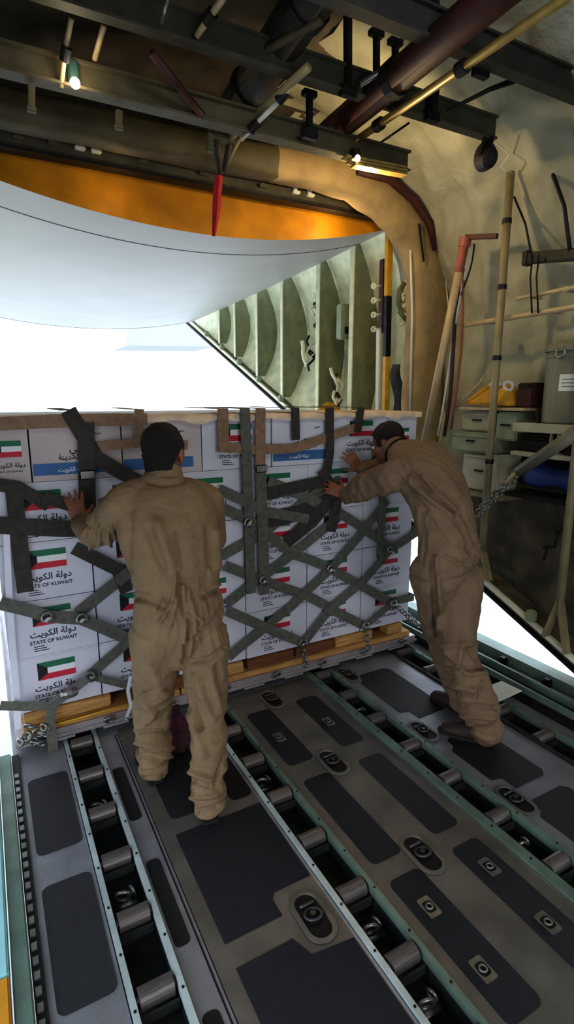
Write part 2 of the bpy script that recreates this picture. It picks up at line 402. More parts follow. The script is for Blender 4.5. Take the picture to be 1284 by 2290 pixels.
def carton(x0, x1, z, y, m, kind, label, group):
    w = round(x1-x0-.008, 3)
    root, used = proto(w, m, kind)
    if used[0]:
        o = root.copy(); C.objects.link(o)
        for k in ('label', 'category', 'group'):
            if k in o: del o[k]
        for ch in list(root.children):
            c = ch.copy(); C.objects.link(c); c.parent = o
    else: o = root; used[0] = True
    o.location = ((x0+x1)/2, y+random.uniform(-.006, .006), z)
    return tag(o, label, 'carton', group)
BY, BZ = 3.02, .2
rows = ['bottom row', 'second row up', 'middle row', 'second row from top']
colsn = ['leftmost', 'second from left', 'third from left', 'third from right', 'second from right', 'rightmost']
for r in range(4):
    for c in range(6):
        carton(.008+.45*c, .008+.45*(c+1), BZ+.309*r, BY, 'carton', 'flag', f'white flag carton, {colsn[c]} in the {rows[r]} of the stack', 'white cartons in the front face of the stack')
xs = [.008, .2, .65, 1.1, 1.55, 2.0, 2.45, 2.708]
kinds = ['small', 'blue', 'blue', 'flag', 'blue', 'flag', 'small']
lab = ['narrow white carton at the left end of the top row', 'white carton with blue band, left of the dark-haired head, in the top row', 'white carton with blue band directly behind the dark-haired head, top row',
       'white flag carton in the top row just right of the dark-haired head', 'white carton with blue band in the top row, midway between the men', 'white flag carton in the top row beside the bent man raised hand', 'narrow white carton at the right end of the top row']
for i in range(7):
    carton(xs[i], xs[i+1], BZ+.309*4, BY, 'carton_tan' if i < 3 else 'carton', kinds[i], lab[i], 'white cartons in the front face of the stack')
for d in (1, 2):
    for c in range(6):
        for r in range(5):
            if True:
                carton(.008+.45*c, .008+.45*(c+1), BZ+.309*r, BY+.615*d, 'carton', 'plain', 'plain white carton deep in the stack behind the front face', 'white cartons deep in the stack')

# tan sheeting along the top edge
def wavy_strip(x0, x1, n, zt, drop, y):
    b = MB(); rings = []
    for i in range(n+1):
        x = x0+(x1-x0)*i/n; j = lambda s, a: a*noise.noise(V((x*s, s, 3.1)))
        rings.append([V((x, y+.5, zt+.008+j(6, .006))), V((x, y+.02, zt+.01+j(9, .012))), V((x, y-.012+j(5, .006), zt+.004+j(11, .012))), V((x, y-.014, zt-drop+j(7, .025)))])
    b.loft(rings, closed=False, cap=False); return b
b = wavy_strip(.0, 2.72, 90, BZ+.309*5+.006, .03, 3.0)
tag(b.build('plastic_sheet', 'sheet_tan', None, smooth=True, origin=(1.37, 3.2, 1.75)), 'thin pale tan sheet folded over the top edge of the carton stack', 'sheet')

# ------------------------------------------------------------------ cargo net
net = thing('cargo_net', (1.37, 2.98, .1), 'grey webbing cargo net strapped over the front of the carton stack', 'cargo net')
NY = 2.988
nst = [0]
def strap(pts, w=.045, m='strap'):
    nst[0] += 1; y = NY-.0035*(nst[0] % 6)
    P = [at(px, py, y) for px, py in pts]; Q = []; wraps = []
    for e, o in ((0, 1), (-1, -2)):
        if pts[e][0] < 35 and abs(P[e].x-P[o].x) > .03:
            k = (-.004-P[o].x)/(P[e].x-P[o].x); P[e] = P[o]+(P[e]-P[o])*k; wraps.append((P[e].copy(), V((0, .45, 0)), (1, 0, 0)))
        elif pts[e][0] > 905 and abs(P[e].x-P[o].x) > .03:
            k = (2.717-P[o].x)/(P[e].x-P[o].x); P[e] = P[o]+(P[e]-P[o])*k; wraps.append((P[e].copy(), V((0, .45, 0)), (1, 0, 0)))
        elif pts[e][1] < 937: P[e].z = 1.79; wraps.append((P[e].copy(), V((0, .6, 0)), (0, 0, 1)))
    for a, c in zip(P[:-1], P[1:]):
        k = max(2, int((c-a).length/.12))
        for i in range(k): Q.append(a.lerp(c, i/k))
    Q.append(P[-1])
    Q = [q+V((0, .004*noise.noise(q*7+V((nst[0], 0, 0))), .008*noise.noise(q*4+V((0, nst[0], 0))))) for q in Q]
    b = MB(); b.ribbon(Q, w*1.3, (0, 1, 0), .003)
    for p, d, n in wraps: b.ribbon([p, p+d*.5, p+d], w*1.3, n, .003)
    return b.build('strap', m, net)
TAN = [([(0, 948), (170, 940), (330, 938)], .05), ([(218, 1000), (314, 990), (420, 995)], .04), ([(488, 1000), (577, 1006), (660, 1002), (795, 958)], .045),
       ([(499, 928), (501, 1008)], .05), ([(583, 930), (583, 1040)], .05), ([(312, 935), (313, 995)], .04)]
for p, w in TAN: strap(p, w, 'strap_tan')
DK = [([(30, 1085), (42, 1200), (57, 1322)], .06), ([(0, 1175), (90, 1180), (178, 1182)], .065), ([(153, 926), (218, 1026), (318, 1082)], .06), ([(192, 945), (196, 1150)], .065),
      ([(96, 1109), (218, 1146), (300, 1180)], .05), ([(166, 1223), (262, 1275), (284, 1325)], .055), ([(0, 1085), (40, 1090), (110, 1130)], .05), ([(660, 931), (662, 985)], .045),
      ([(737, 931), (738, 1012), (730, 1060)], .05), ([(807, 932), (800, 965)], .045), ([(720, 1050), (755, 1120), (740, 1190)], .06), ([(862, 962), (838, 1040), (815, 1062)], .06), ([(592, 1165), (660, 1150), (745, 1118)], .08), ([(640, 1212), (700, 1165), (748, 1105)], .07), ([(596, 1105), (680, 1085), (735, 1075)], .06)]
for p, w in DK: strap(p, w, 'strap_dark')
GR = [([(548, 935), (556, 1130), (562, 1325)], .05), ([(583, 1045), (588, 1180), (592, 1330)], .055),
      ([(495, 1243), (577, 1200), (700, 1110), (760, 1072)], .05), ([(507, 1350), (588, 1290), (694, 1208), (760, 1155)], .05), ([(510, 1470), (588, 1408), (655, 1354), (740, 1272), (803, 1200), (866, 1118)], .05),
      ([(678, 1440), (740, 1361), (810, 1303), (873, 1229), (918, 1200)], .05), ([(818, 1400), (880, 1348), (920, 1338)], .04),
      ([(508, 1366), (588, 1402), (674, 1436)], .05), ([(503, 1264), (600, 1303), (690, 1334), (812, 1398)], .05), ([(495, 1136), (560, 1165), (655, 1237), (733, 1268), (810, 1311), (884, 1352)], .05),
      ([(600, 1075), (680, 1110), (760, 1147), (850, 1206), (876, 1228)], .05), ([(857, 1100), (849, 1245)], .045),
      ([(490, 1095), (545, 1120), (590, 1145), (690, 1160)], .05),
      ([(12, 1352), (105, 1378), (183, 1385), (278, 1426), (340, 1450)], .05), ([(174, 1374), (240, 1319), (300, 1270)], .05), ([(200, 1513), (279, 1441), (330, 1395)], .045), ([(205, 1512), (285, 1535)], .03)]
for p, w in GR: strap(p, w, 'strap')
for px, py in ((585, 1048), (196, 1062)):
    p = at(px, py, NY-.026); b = MB(); b.box(p, (.075, .008, .045)); b.build('buckle', 'steel', net, bevel=.004)
for px, py in ((183, 1383), (200, 1513), (105, 1380), (873, 1230), (880, 1350), (740, 1272), (590, 1298), (678, 1438), (818, 1400), (556, 1168)):
    p = at(px, py, NY-.03); b = MB(); b.torus(p, .024, .008, (0, 1, 0)); b.ball(p+V((.01, -.004, -.012)), (.026, .012, .022), 10); b.build('net_ring', 'steel', net, smooth=True)
for (a, c) in (((678, 1438), (684, 1492)), ((818, 1400), (826, 1455)), ((200, 1513), (105, 1572)), ((884, 1352), (940, 1402))):
    p = at(*a, NY-.03); q = at(*c, NY-.03); b = MB(); n = max(3, int((q-p).length/.035))
    for i in range(n): b.torus(p.lerp(q, (i+.5)/n), .016, .006, (1, 0, 0) if i % 2 else (0, 1, 0), 12, 6)
    b.build('hook_chain', 'steel', net, smooth=True)
p, q = at(196, 1516, 2.93), at(112, 1580, 2.925)
b = MB(); b.bar(p, q, .05, .02, (0, 1, 0)); b.ball(p.lerp(q, .5)+V((0, -.015, 0)), (.05, .02, .03), 10); tag(b.build('ratchet_buckle', 'steel', None, smooth=False, bevel=.004, origin=q), 'steel ratchet buckle slanting from the net to the left pallet corner', 'buckle')
b = MB(); P = [at(118, 1575, 2.925), at(112, 1610, 2.92), at(116, 1650, 2.91), at(122, 1700, 2.90)]; b.ribbon(P, .05, (0, 1, 0), .003)
tag(b.build('loose_strap', 'strap', None, origin=P[-1]), 'loose grey strap end hanging over the left pallet edge', 'strap')
b = MB(); P = [at(0, 1578, 2.95), at(60, 1580, 2.95), at(115, 1578, 2.94)]; b.ribbon(P, .05, (0, 1, 0), .003)
tag(b.build('loose_strap', 'strap', None, origin=P[0]), 'short grey strap lying level across the lower left carton corner', 'strap')
t = thing('lashing_hardware', at(70, 1640, 2.92), 'heap of bright metal hooks and rings on the left pallet corner', 'hooks')
random.seed(3)
for i in range(9):
    p = at(45+random.random()*60, 1622+random.random()*45, 2.915+random.random()*.02); b = MB()
    b.torus(p, random.uniform(.016, .026), .007, (random.uniform(-1, 1), 1, random.uniform(-1, 1)), 14, 6); b.ball(p+V((.02, 0, -.01)), (.02, .012, .01), 8); b.build('hook', 'steel', t, smooth=True)
b = MB(); P = [at(275, 1618, 2.97), at(180, 1636, 2.95), at(110, 1650, 2.94)]; P = [at(300, 1572, 2.955), at(240, 1588, 2.955), at(120, 1622, 2.955)]
b.tube(P, .006, 8); tag(b.build('yellow_rope', 'yellow', None, smooth=True, origin=P[1]), 'thin yellow cord running along the left pallet edge', 'cord')
b = MB(); P = [at(292, 1512, 2.96), at(286, 1545, 2.955), at(293, 1580, 2.95), at(280, 1610, 2.95)]; b.ribbon(P, .02, (0, 1, 0), .003)
tag(b.build('pale_strip', 'strip_pale', None, origin=P[0]), 'thin clear wrap strip hanging by the left knee', 'wrap')
b = MB(); P = [at(14, 1185, 2.985), at(20, 1330, 2.985), at(30, 1470, 2.98), at(38, 1560, 2.975), at(40, 1630, 2.95)]; b.ribbon(P, .03, (0, 1, 0), .004)
tag(b.build('pale_strip', 'strip_pale', None, origin=P[-1]), 'white strip down the left end of the stack, standing in for daylight beyond', 'wrap')  # white colour stands in for the bright gap past the stack edge

# maroon bag on the floor beyond the legs
b = MB(); c = atz(402, 1690); c = V((c.x, 2.62, 0)); rings = []
for k, (z, rx, ry) in enumerate(((0.004, .07, .06), (.03, .085, .075), (.1, .08, .07), (.17, .06, .05), (.21, .03, .025), (.24, .04, .03))):
    rings.append([c+V((rx*math.cos(a)*(1+.15*math.sin(3*a+k)), ry*math.sin(a)*(1+.15*math.sin(4*a+k)), z)) for a in [j*2*math.pi/18 for j in range(18)]])
b.loft(rings); tag(b.build('cloth_sack', mat('sack', (92, 52, 66), .85, 0, .3, 40, .4, 60), None, smooth=True, origin=c), 'small dark maroon sack on the floor seen between the legs', 'sack')

# ------------------------------------------------------------------ shell: ceiling, walls
XC, ZC, HW, HH = 1.37, 1.9, 2.13, 1.95
def prof(u):  # u 0..1 from right bottom over the top to left bottom
    if u < .25: return V((XC+HW, 0, -.7+(ZC+.7)*u/.25))
    if u > .75: return V((XC-HW, 0, -.7+(ZC+.7)*(1-u)/.25))
    a = math.pi*(u-.25)/.5; ca, sa = math.cos(a), math.sin(a); return V((XC+HW*math.copysign(abs(ca)**.75, ca), 0, ZC+HH*abs(sa)**.75))
def sill(Y): return .24+.402*(Y-2.03)
def shell(name, u0, u1, y0, y1, nu, ny, m, amp, cut=False, hole=None):
    b = MB(); rings = []
    for j in range(ny+1):
        Y = y0+(y1-y0)*j/ny; row = []
        for i in range(nu+1):
            u = u0+(u1-u0)*i/nu; p = prof(u); n = V((XC-p.x, 0, (ZC-p.z) if p.z > ZC else 0)).normalized()
            bulge = abs(math.sin(math.pi*(Y-.1)/.44))**.55; q = abs(math.sin(u*44))**.5
            d = amp*(bulge*1.0+q*.5-.9)+amp*1.3*noise.noise(V((u*22, Y*3.2, 2)))+amp*.7*(1-2*abs(noise.noise(V((u*38+Y*2, Y*4.5, 5)))))-amp*.35
            if p.z > ZC: n = n
            z = p.z
            p = V((p.x, Y, p.z))+n*d
            if cut: p.z = max(p.z, sill(Y)-.12)
            row.append(p)
        rings.append(row)
    b.loft(rings, closed=False, cap=False)
    if hole:
        keep = [f for f in b.f if not hole(sum((b.v[i] for i in f), V((0, 0, 0)))/len(f))]; b.f = keep; b.m = [0]*len(keep)
    return struct(b.build(name, m, None, smooth=True))
shell('wall_right', .12, .475, -1.8, 3.7, 150, 190, 'quilt', .045, True)
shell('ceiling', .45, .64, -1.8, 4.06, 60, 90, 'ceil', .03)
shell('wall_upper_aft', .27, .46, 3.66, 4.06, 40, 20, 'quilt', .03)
shell('wall_left', .64, .88, -1.8, 4.06, 48, 90, 'ceil', .03, True, hole=lambda p: 0 < p.y < 1.5 and .25 < p.z < 1.9)  # opening added in the unseen left wall to let in side daylight
b = MB(); b.b2((-.8, 4.02, 3.37), (3.5, 4.06, 4.0)); struct(b.build('wall_above_door', 'quilt_dark'))
b = MB(); b.b2((-.72, -1.9, -.6), (3.46, -1.84, 3.9)); struct(b.build('wall_back', 'quilt_dark'))
# aft right side: ribbed skin above the rising sill
b = MB(); rings = []
ZD = 3.3
def skinx(Y, z):
    zs = sill(Y); h = max(.05, ZD-zs); s = min(1, max(0, (z-zs)/h)); return 3.22+.30*min(1, h/1.5)*math.sin(math.pi*s)**.8
for j in range(61):
    Y = 3.55+(9.7-3.55)*j/60; zs = sill(Y)
    rings.append([V((skinx(Y, zs+(ZD-zs)*i/24)+.012*noise.noise(V((i*.7, Y*6, 1))), Y, zs+(ZD-zs)*i/24)) for i in range(25)])
b.loft(rings, closed=False, cap=False); aft = struct(b.build('wall_aft_right', 'skin_green', None, smooth=True))
b = MB(); rings = []
for j in range(31):
    Y = 3.55+(9.7-3.55)*j/30; zs = sill(Y); rings.append([V((2.74-skinx(Y, zs+(ZD-zs)*i/10), Y, zs+(ZD-zs)*i/10)) for i in range(11)])
b.loft(rings, closed=False, cap=False); struct(b.build('wall_aft_left', 'skin_green', None, smooth=True))
ribY = [7.8, 7.24, 6.55, 5.88, 5.1, 4.5]
nm = ['farthest', 'second farthest', 'third farthest', 'fourth farthest', 'second nearest, partly tan-lit', 'nearest']
for k, Y in enumerate(ribY):
    t = thing('fuselage_rib', (3.2, Y, sill(Y)), f'dark green curved side rib with pale edge, {nm[k]} on the aft wall', 'rib', 'fuselage ribs on the aft side wall')
    zs = sill(Y)+.07; N = 16; xi = 3.17
    inner = [V((xi, Y, zs+(ZD-.05-zs)*i/N)) for i in range(N+1)]
    outer = [V((max(xi+.02, skinx(Y, p.z)-.013), Y, p.z)) for p in inner]
    b = MB(); b.loft([[a, c, c+V((0, .02, 0)), a+V((0, .02, 0))] for a, c in zip(inner, outer)]); b.build('web', 'rib_green', t)
    b = MB(); b.loft([[a+V((-.012, -.03 if k > 3 else -.012, 0)), a+V((.0, -.03 if k > 3 else -.012, 0)), a+V((0, .03, 0)), a+V((-.012, .03, 0))] for a in inner]); b.build('flange', 'flange' if k < 4 else 'skin_green', t)
# sill beam: aft and near
t = thing('sill_beam', (3.2, 3, sill(3)), 'sloping side sill beam rising aft along the lower edge of the right wall', 'sill beam')
b = MB(); A, B_ = V((3.26, .6, sill(.6)-.03)), V((3.26, 9.3, sill(9.3)-.03)); b.bar(A, B_, .14, .1); b.build('beam_body', 'sill_brown', t, bevel=.008)
b = MB(); b.bar(A+V((-.09, 0, .03)), B_+V((-.09, 0, .03)), .03, .03); b.build('cap_strip', 'flange', t)
b = MB(); b.bar(A+V((-.08, 0, -.04)), B_+V((-.08, 0, -.04)), .04, .02); b.build('seal_strip', 'black', t)
b = MB()
for k in range(12):
    y = 1.7+.6*k; b.box((3.16, y, sill(y)+.05), (.06, .06, .08))
b.build('bracket', 'box_green', t, bevel=.01)
# sagging dark quilt low on the near wall
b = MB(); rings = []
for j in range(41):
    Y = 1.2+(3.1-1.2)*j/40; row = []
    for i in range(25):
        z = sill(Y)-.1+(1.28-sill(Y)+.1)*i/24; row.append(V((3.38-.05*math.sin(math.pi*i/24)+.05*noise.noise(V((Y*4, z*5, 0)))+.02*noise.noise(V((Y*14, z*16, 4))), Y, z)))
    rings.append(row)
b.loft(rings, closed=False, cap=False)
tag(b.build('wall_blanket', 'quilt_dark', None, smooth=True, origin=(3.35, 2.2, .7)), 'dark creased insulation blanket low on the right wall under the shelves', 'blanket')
b = MB()
for px, py in ((1215, 1225), (1240, 1190)):
    p = atx(px, py, 3.27); b.ribbon([p, p+V((0, -.06, .02)), p+V((0, -.09, .03))], .02, (1, 0, 0), .004); b.ribbon([p+V((0, -.03, .01)), p+V((0, -.01, -.09))], .018, (1, 0, 0), .004)
tag(b.build('strap_tab', 'black', None, origin=p), 'small black strap tabs sewn on the dark lower blanket', 'strap tab')

# padded arch frame at the hinge line
b = MB(); F_Y0, F_Y1 = 3.56, 3.72
inn = [(-.6, 3.27), (.5, 3.275), (1.5, 3.28), (2.2, 3.29), (2.55, 3.25), (2.8, 3.15), (2.98, 3.02), (3.09, 2.86), (3.13, 2.6), (3.13, 2.1), (3.13, 1.5), (3.14, 1.0)]
out = [(-.6, 3.45), (.5, 3.455), (1.5, 3.47), (2.2, 3.5), (2.62, 3.5), (2.98, 3.43), (3.24, 3.25), (3.38, 3.0), (3.47, 2.75), (3.49, 2.1), (3.49, 1.5), (3.49, .95)]
def spl(P, n):
    R = []
    for i in range(len(P)-1):
        p0, p1, p2, p3 = [V(P[max(0, min(len(P)-1, i+k))]).to_3d() for k in (-1, 0, 1, 2)]
        for k in range(n):
            t = k/n; R.append(.5*((2*p1)+(p2-p0)*t+(2*p0-5*p1+4*p2-p3)*t*t+(3*p1-p0-3*p2+p3)*t**3))
    R.append(V(P[-1]).to_3d()); return R
I, U = spl(inn, 6), spl(out, 6); rings = []
for k, (a, c) in enumerate(zip(I, U)):
    a, c = V((a.x, 0, a.y)), V((c.x, 0, c.y)); r = []
    for j in range(16):
        an = 2*math.pi*j/16; s = (1-math.cos(an))/2; p = a.lerp(c, s); w = abs(math.sin(an))**.5*(1 if math.sin(an) > 0 else -1)
        p = p+V((0, (F_Y0+F_Y1)/2-.1*w+.0, 0)); p += V((.012*noise.noise(V((k*.4, j*.6, 0))), .022*noise.noise(V((k*.33, j*.5, 7))), .02*noise.noise(V((k*.4, j*.6, 4))))); r.append(p)
    rings.append(r)
b.loft(rings); b.m = [1 if sum(b.v[i].x for i in f)/len(f) < 1.9 else 0 for f in b.f]; fr = b.build('padded_frame', ['padding', 'beam_olive'], None, smooth=True, origin=(3.3, 3.64, .95)); tag(fr, 'tan padded arch frame curving from the overhead beam down the right wall', 'frame')
P = [at(800, 385, 3.5), at(870, 400, 3.5), at(925, 445, 3.5), at(962, 500, 3.5), at(972, 560, 3.5)]
b = MB(); b.tube(P, [.02, .03, .035, .03, .015], 10); tag(b.build('dark_hose', 'maroon', None, smooth=True, origin=P[2]), 'dark brown hose following the outer curve of the padded frame', 'hose')
P = [at(938, 500, 3.5), at(942, 540, 3.5), at(948, 585, 3.5)]
b = MB(); b.ribbon(P, .018, (0, 1, 0), .006); tag(b.build('strap_tab', 'black', None, origin=P[1]), 'short black strap on the bend of the tan padded frame', 'strap tab')
for k, px in enumerate((905,)):
    P = [at(918, 560, 3.55), at(922, 700, 3.55), at(917, 920, 3.55)]
b = MB(); b.tube(P, .008, 8); tag(b.build('edge_cable', 'paper', None, smooth=True, origin=P[-1]), 'pale cable down the inner edge of the padded frame', 'cable')

# ------------------------------------------------------------------ raised cargo door
DY0, DY1 = 3.95, 8.95
dl = thing('cargo_door', (1.4, 3.95, 3.0), 'raised aft cargo door, white curved outer skin with an orange front end', 'cargo door')
def belly(x, zc, ze, x0=-.5, x1=3.16):
    m = (x0+x1)/2+.12; w = (x1-x0)/2; return zc+(ze-zc)*((x-m)/w)**2
b = MB(); rings = []
for j in range(31):
    s = j/30; Y = DY0+(DY1-DY0)*s; row = []
    for i in range(41):
        x = -.45+3.61*i/40; z0 = belly(x, 2.975, 3.27); z1 = belly(x, 2.86, 3.085); row.append(V((x, Y, z0+(z1-z0)*s-.02*math.sin(math.pi*s))))
    rings.append(row)
b.loft(rings, closed=False, cap=False); b.build('door_skin', 'door_white', dl, smooth=True)
b = MB(); rings = []
for i in range(41):
    x = -.45+3.61*i/40; z = belly(x, 2.975, 3.27); rings.append([V((x, DY0+.002, z)), V((x, DY0+.03, 3.30 if z < 3.3 else z)), V((x, DY0+.05, 3.30 if z < 3.3 else z)), V((x, DY0+.05, z))])
b.loft(rings); b.build('front_bulkhead', 'orange', dl)
def seam(s, nm='panel_seam', w=.012):
    b = MB(); rr = []
    for i in range(41):
        x = -.45+3.61*i/40; z = belly(x, 2.975, 3.27)*(1-s)+belly(x, 2.86, 3.085)*s-.02*math.sin(math.pi*s)-.0025; Y = DY0+(DY1-DY0)*s
        rr.append([V((x, Y, z)), V((x, Y+w, z)), V((x, Y+w, z+.002)), V((x, Y, z+.002))])
    b.loft(rr); b.build(nm, 'dark_metal', dl)
seam(.085); seam(.99, w=.03)
b = MB()
for i in range(31):
    pass
b = MB(); b.b2((-.2, DY0+.06, 3.30), (2.9, DY1, 3.33)); b.build('inner_skin', 'beam_dark', dl)
b = MB(); X0, X1 = at(285, 745, 12).x, 3.9
P = [at(284, 773, 12), at(486, 775, 12), at(486, 700, 12), at(284, 700, 12)]
b.prism(P, (0, 1.5, 0)); struct(b.build('exterior_tail', 'tail_grey', None, origin=P[0]))

# ------------------------------------------------------------------ overhead beams and tubes
def ibeam(name, x0, x1, y, z0, z1, w, m, label, lips='rail_green'):
    t = thing(name, ((x0+x1)/2, y, z0), label, 'beam', 'overhead cross beams')
    b = MB(); b.b2((x0, y-.012, z0), (x1, y+.012, z1)); b.build('web', m, t)
    b = MB(); b.b2((x0, y-w/2, z0-.012), (x1, y+w/2, z0)); b.build('lower_flange', m, t)
    b = MB(); b.b2((x0, y-w/2, z1), (x1, y+w/2, z1+.012)); b.build('upper_flange', m, t)
    return t
ibeam('cross_beam', .6, 3.02, 2.15, 3.395, 3.50, .07, 'beam_dark', 'dark overhead cross beam nearest the camera, running into the upper right wall')
ibeam('cross_beam', -.5, 2.84, 2.62, 3.36, 3.46, .06, 'beam', 'overhead cross beam ending at the black floodlight')
ibeam('cross_beam', -.5, 2.42, 2.9, 3.20, 3.29, .08, 'beam_olive', 'low olive cross beam with the small lit lamp on its left half')
t = thing('door_lip_beam', (1.2, 3.85, 3.26), 'grey-green lip beam just above the orange door end', 'beam')
b = MB(); b.b2((-.5, 3.80, 3.255), (2.95, 3.9, 3.33)); b.build('lip_body', 'beam', t, bevel=.01)
b = MB(); b.b2((-.5, 3.795, 3.235), (2.95, 3.89, 3.254)); b.build('seal', 'dark_metal', t)
# pegs under olive beam
def peg(px, y0, y1, Y, label, m='beam_olive', w=.03):
    p, q = at(px, y0, Y), at(px, y1, Y); b = MB(); b.bar(p, q, w, w, (0, 1, 0)); b.bar(q-V((.02, 0, 0)), q+V((.02, 0, 0)), .03, .02); tag(b.build('hanger_bracket', m, None, bevel=.003, origin=q), label, 'bracket', 'hanger brackets under the olive beam')
peg(70, 192, 245, 2.92, 'olive hanger bracket under the olive beam, at the far left'); peg(266, 248, 285, 2.92, 'olive hanger bracket under the olive beam, left of the red streamer')
peg(470, 300, 335, 2.92, 'olive hanger bracket beside the bundle above the red streamer')
def peg2(px, y0, y1, i): 
    p, q = at(px, y0, 3.8), at(px, y1, 3.8); b = MB(); b.bar(p, q, .028, .028, (0, 1, 0)); b.b2(q-V((.03, .03, .01)), q+V((.03, .03, .01))); tag(b.build('seal_clip', 'paper' if i in (2, 3, 7, 8) else 'beam_olive', None, bevel=.004, origin=q), f'small {"white" if i in (2,3,7,8) else "olive"} clip on the lip beam, {["first","second","third","fourth","fifth","sixth","seventh","eighth","ninth"][i]} from the left', 'clip', 'clips along the lip beam above the door')
for i, (px, y0, y1) in enumerate(((40, 280, 310), (118, 292, 322), (178, 305, 333), (214, 312, 340), (320, 335, 360), (453, 362, 390), (586, 395, 418), (660, 405, 432), (692, 412, 438))): peg2(px, y0, y1, i)
# tubes
def tubeobj(name, pts, r, m, label, cat, rings=0, rm='black', n=12):
    pts = [V(p) for p in pts]; rt = thing(name, pts[0], label, cat)
    b = MB(); b.tube(pts, r, n); b.build('tube', m, rt, smooth=True)
    for k in range(rings):
        s = (k+.5)/rings; p = pts[0].lerp(pts[-1], s); d = (pts[-1]-pts[0]).normalized()
        b = MB(); b.tube([p-d*.025, p+d*.025], (r if isinstance(r, (int, float)) else max(r))+.012, n); b.build('clamp', rm, rt)
    return rt
tubeobj('yellow_tube', [(2.05, .6, 3.3), (2.05, 3.0, 3.3)], .02, 'brass', 'long yellow-tan tube running fore and aft under the ceiling', 'tube', 4)
tubeobj('air_duct', [(1.92, .6, 3.44), (1.95, 3.05, 3.36)], .075, 'maroon', 'thick dark maroon duct beside the yellow tube', 'duct', 2)
tubeobj('air_duct', [(1.40, 1.5, 3.62), (1.43, 3.3, 3.42)], .10, 'beam_dark', 'thick dark duct running aft in the middle of the ceiling', 'duct', 3)
tubeobj('support_strut', [at(690, 150, 2.45), at(512, 310, 3.2)], .02, 'pole_olive', 'olive strut slanting down to the bundle above the red streamer', 'strut')
tubeobj('support_strut', [at(720, 45, 2.3), at(600, 110, 2.6), at(540, 180, 2.8)], .018, 'beam_olive', 'bent olive strut along the middle duct', 'strut')
tubeobj('brace_rod', [at(340, 118, 2.66), at(452, 258, 2.86)], .018, 'maroon', 'dark brown diagonal brace between the left cross beams', 'brace')
tubeobj('pull_rod', [at(160, 42, 2.7), at(146, 110, 2.8), at(136, 195, 2.88)], .011, 'pole_tan', 'pale rod above the small lamp, longer of the two', 'rod', 1)
tubeobj('pull_rod', [at(232, 58, 2.7), at(212, 132, 2.85)], .012, 'pole_tan', 'short pale rod right of the small lamp', 'rod', 0)
tubeobj('pull_rod', [at(378, -10, 2.4), at(362, 50, 2.55)], .007, 'steel', 'thin pale rod at the top edge, left of the duct', 'rod')
tubeobj('pull_rod', [at(500, -5, 2.4), at(440, 80, 2.58)], .014, 'pole_tan', 'pale rod slanting from the top edge onto the left beam', 'rod', 1)
tubeobj('actuator_rod', [at(664, 180, 2.6), at(615, 235, 2.75), at(575, 275, 2.85), at(540, 315, 2.93)], [.006, .014, .012, .006], 'paper', 'white cable actuator slanting beside the strut', 'actuator', 2)
tubeobj('cross_rod', [at(805, 188, 2.55), at(925, 118, 2.4)], .016, 'steel', 'grey rod crossing the hangers right of the middle duct', 'rod')
tubeobj('strut_rod', [at(1000, 248, 2.5), at(1095, 200, 2.4), at(1150, 180, 2.35)], [.008, .012, .016], 'dark_metal', 'thin dark rod running to a joint on the upper right wall', 'rod')
tubeobj('strut_rod', [at(850, 320, 2.7), at(915, 275, 2.65)], .006, 'dark_metal', 'thin dark rod below the floodlight beam', 'rod')
for i, (px, y0, y1, Y, w, lab) in enumerate(((778, 20, 205, 2.6, .035, 'dark vertical hanger right of the middle duct, first of three'), (842, 75, 222, 2.6, .03, 'dark vertical hanger right of the middle duct, second of three'), (884, 95, 232, 2.6, .03, 'dark vertical hanger right of the middle duct, third of three'),
        (1075, 45, 160, 2.2, .04, 'dark vertical hanger above the nearest cross beam at upper right'), (972, -20, 45, 2.16, .035, 'dark vertical hanger at the top edge of the picture'), (692, 210, 300, 2.8, .03, 'dark vertical hanger below the floodlight beam, left end'), (966, 205, 260, 2.58, .05, 'dark stubby hanger on the floodlight beam'))):
    p, q = at(px, y0, Y), at(px, y1, Y); b = MB(); b.bar(p, q, w, w, (0, 1, 0)); b.box(q, (.09, .04, .05)); b.box(p, (.08, .04, .03)); tag(b.build('vertical_hanger', 'black' if i < 3 else 'dark_metal', None, bevel=.004, origin=q), lab, 'hanger', 'vertical hangers under the ceiling')
# dark bundle + red streamer
t = thing('cable_bundle', at(500, 330, 3.2), 'dark hanging bundle of linkage arms above the red streamer', 'linkage')
for a, c, r in (((480, 285), (492, 390), .03), ((520, 290), (500, 385), .022), ((540, 300), (505, 370), .015)):
    b = MB(); b.tube([at(*a, 3.2), at(*c, 3.3)], [r, r*.6], 8); b.build('linkage_arm', 'beam_dark' if r > .02 else 'pole_olive', t, smooth=True)
b = MB(); b.box(at(500, 300, 3.2), (.16, .08, .07)); b.build('joint_block', 'beam_olive', t, bevel=.01)
b = MB(); P = [at(490, 392, 3.3), at(486, 430, 3.3), at(484, 470, 3.32), at(478, 528, 3.32)]
rings = []
for p, w in zip(P, (.05, .055, .05, .022)):
    rings.append([p+V((-w/2, 0, 0)), p+V((0, -.014, 0)), p+V((w/2, 0, 0)), p+V((0, .006, 0))])
b.loft(rings); tag(b.build('warning_streamer', 'red_cloth', None, origin=P[0]), 'red warning streamer hanging in front of the white door', 'streamer')
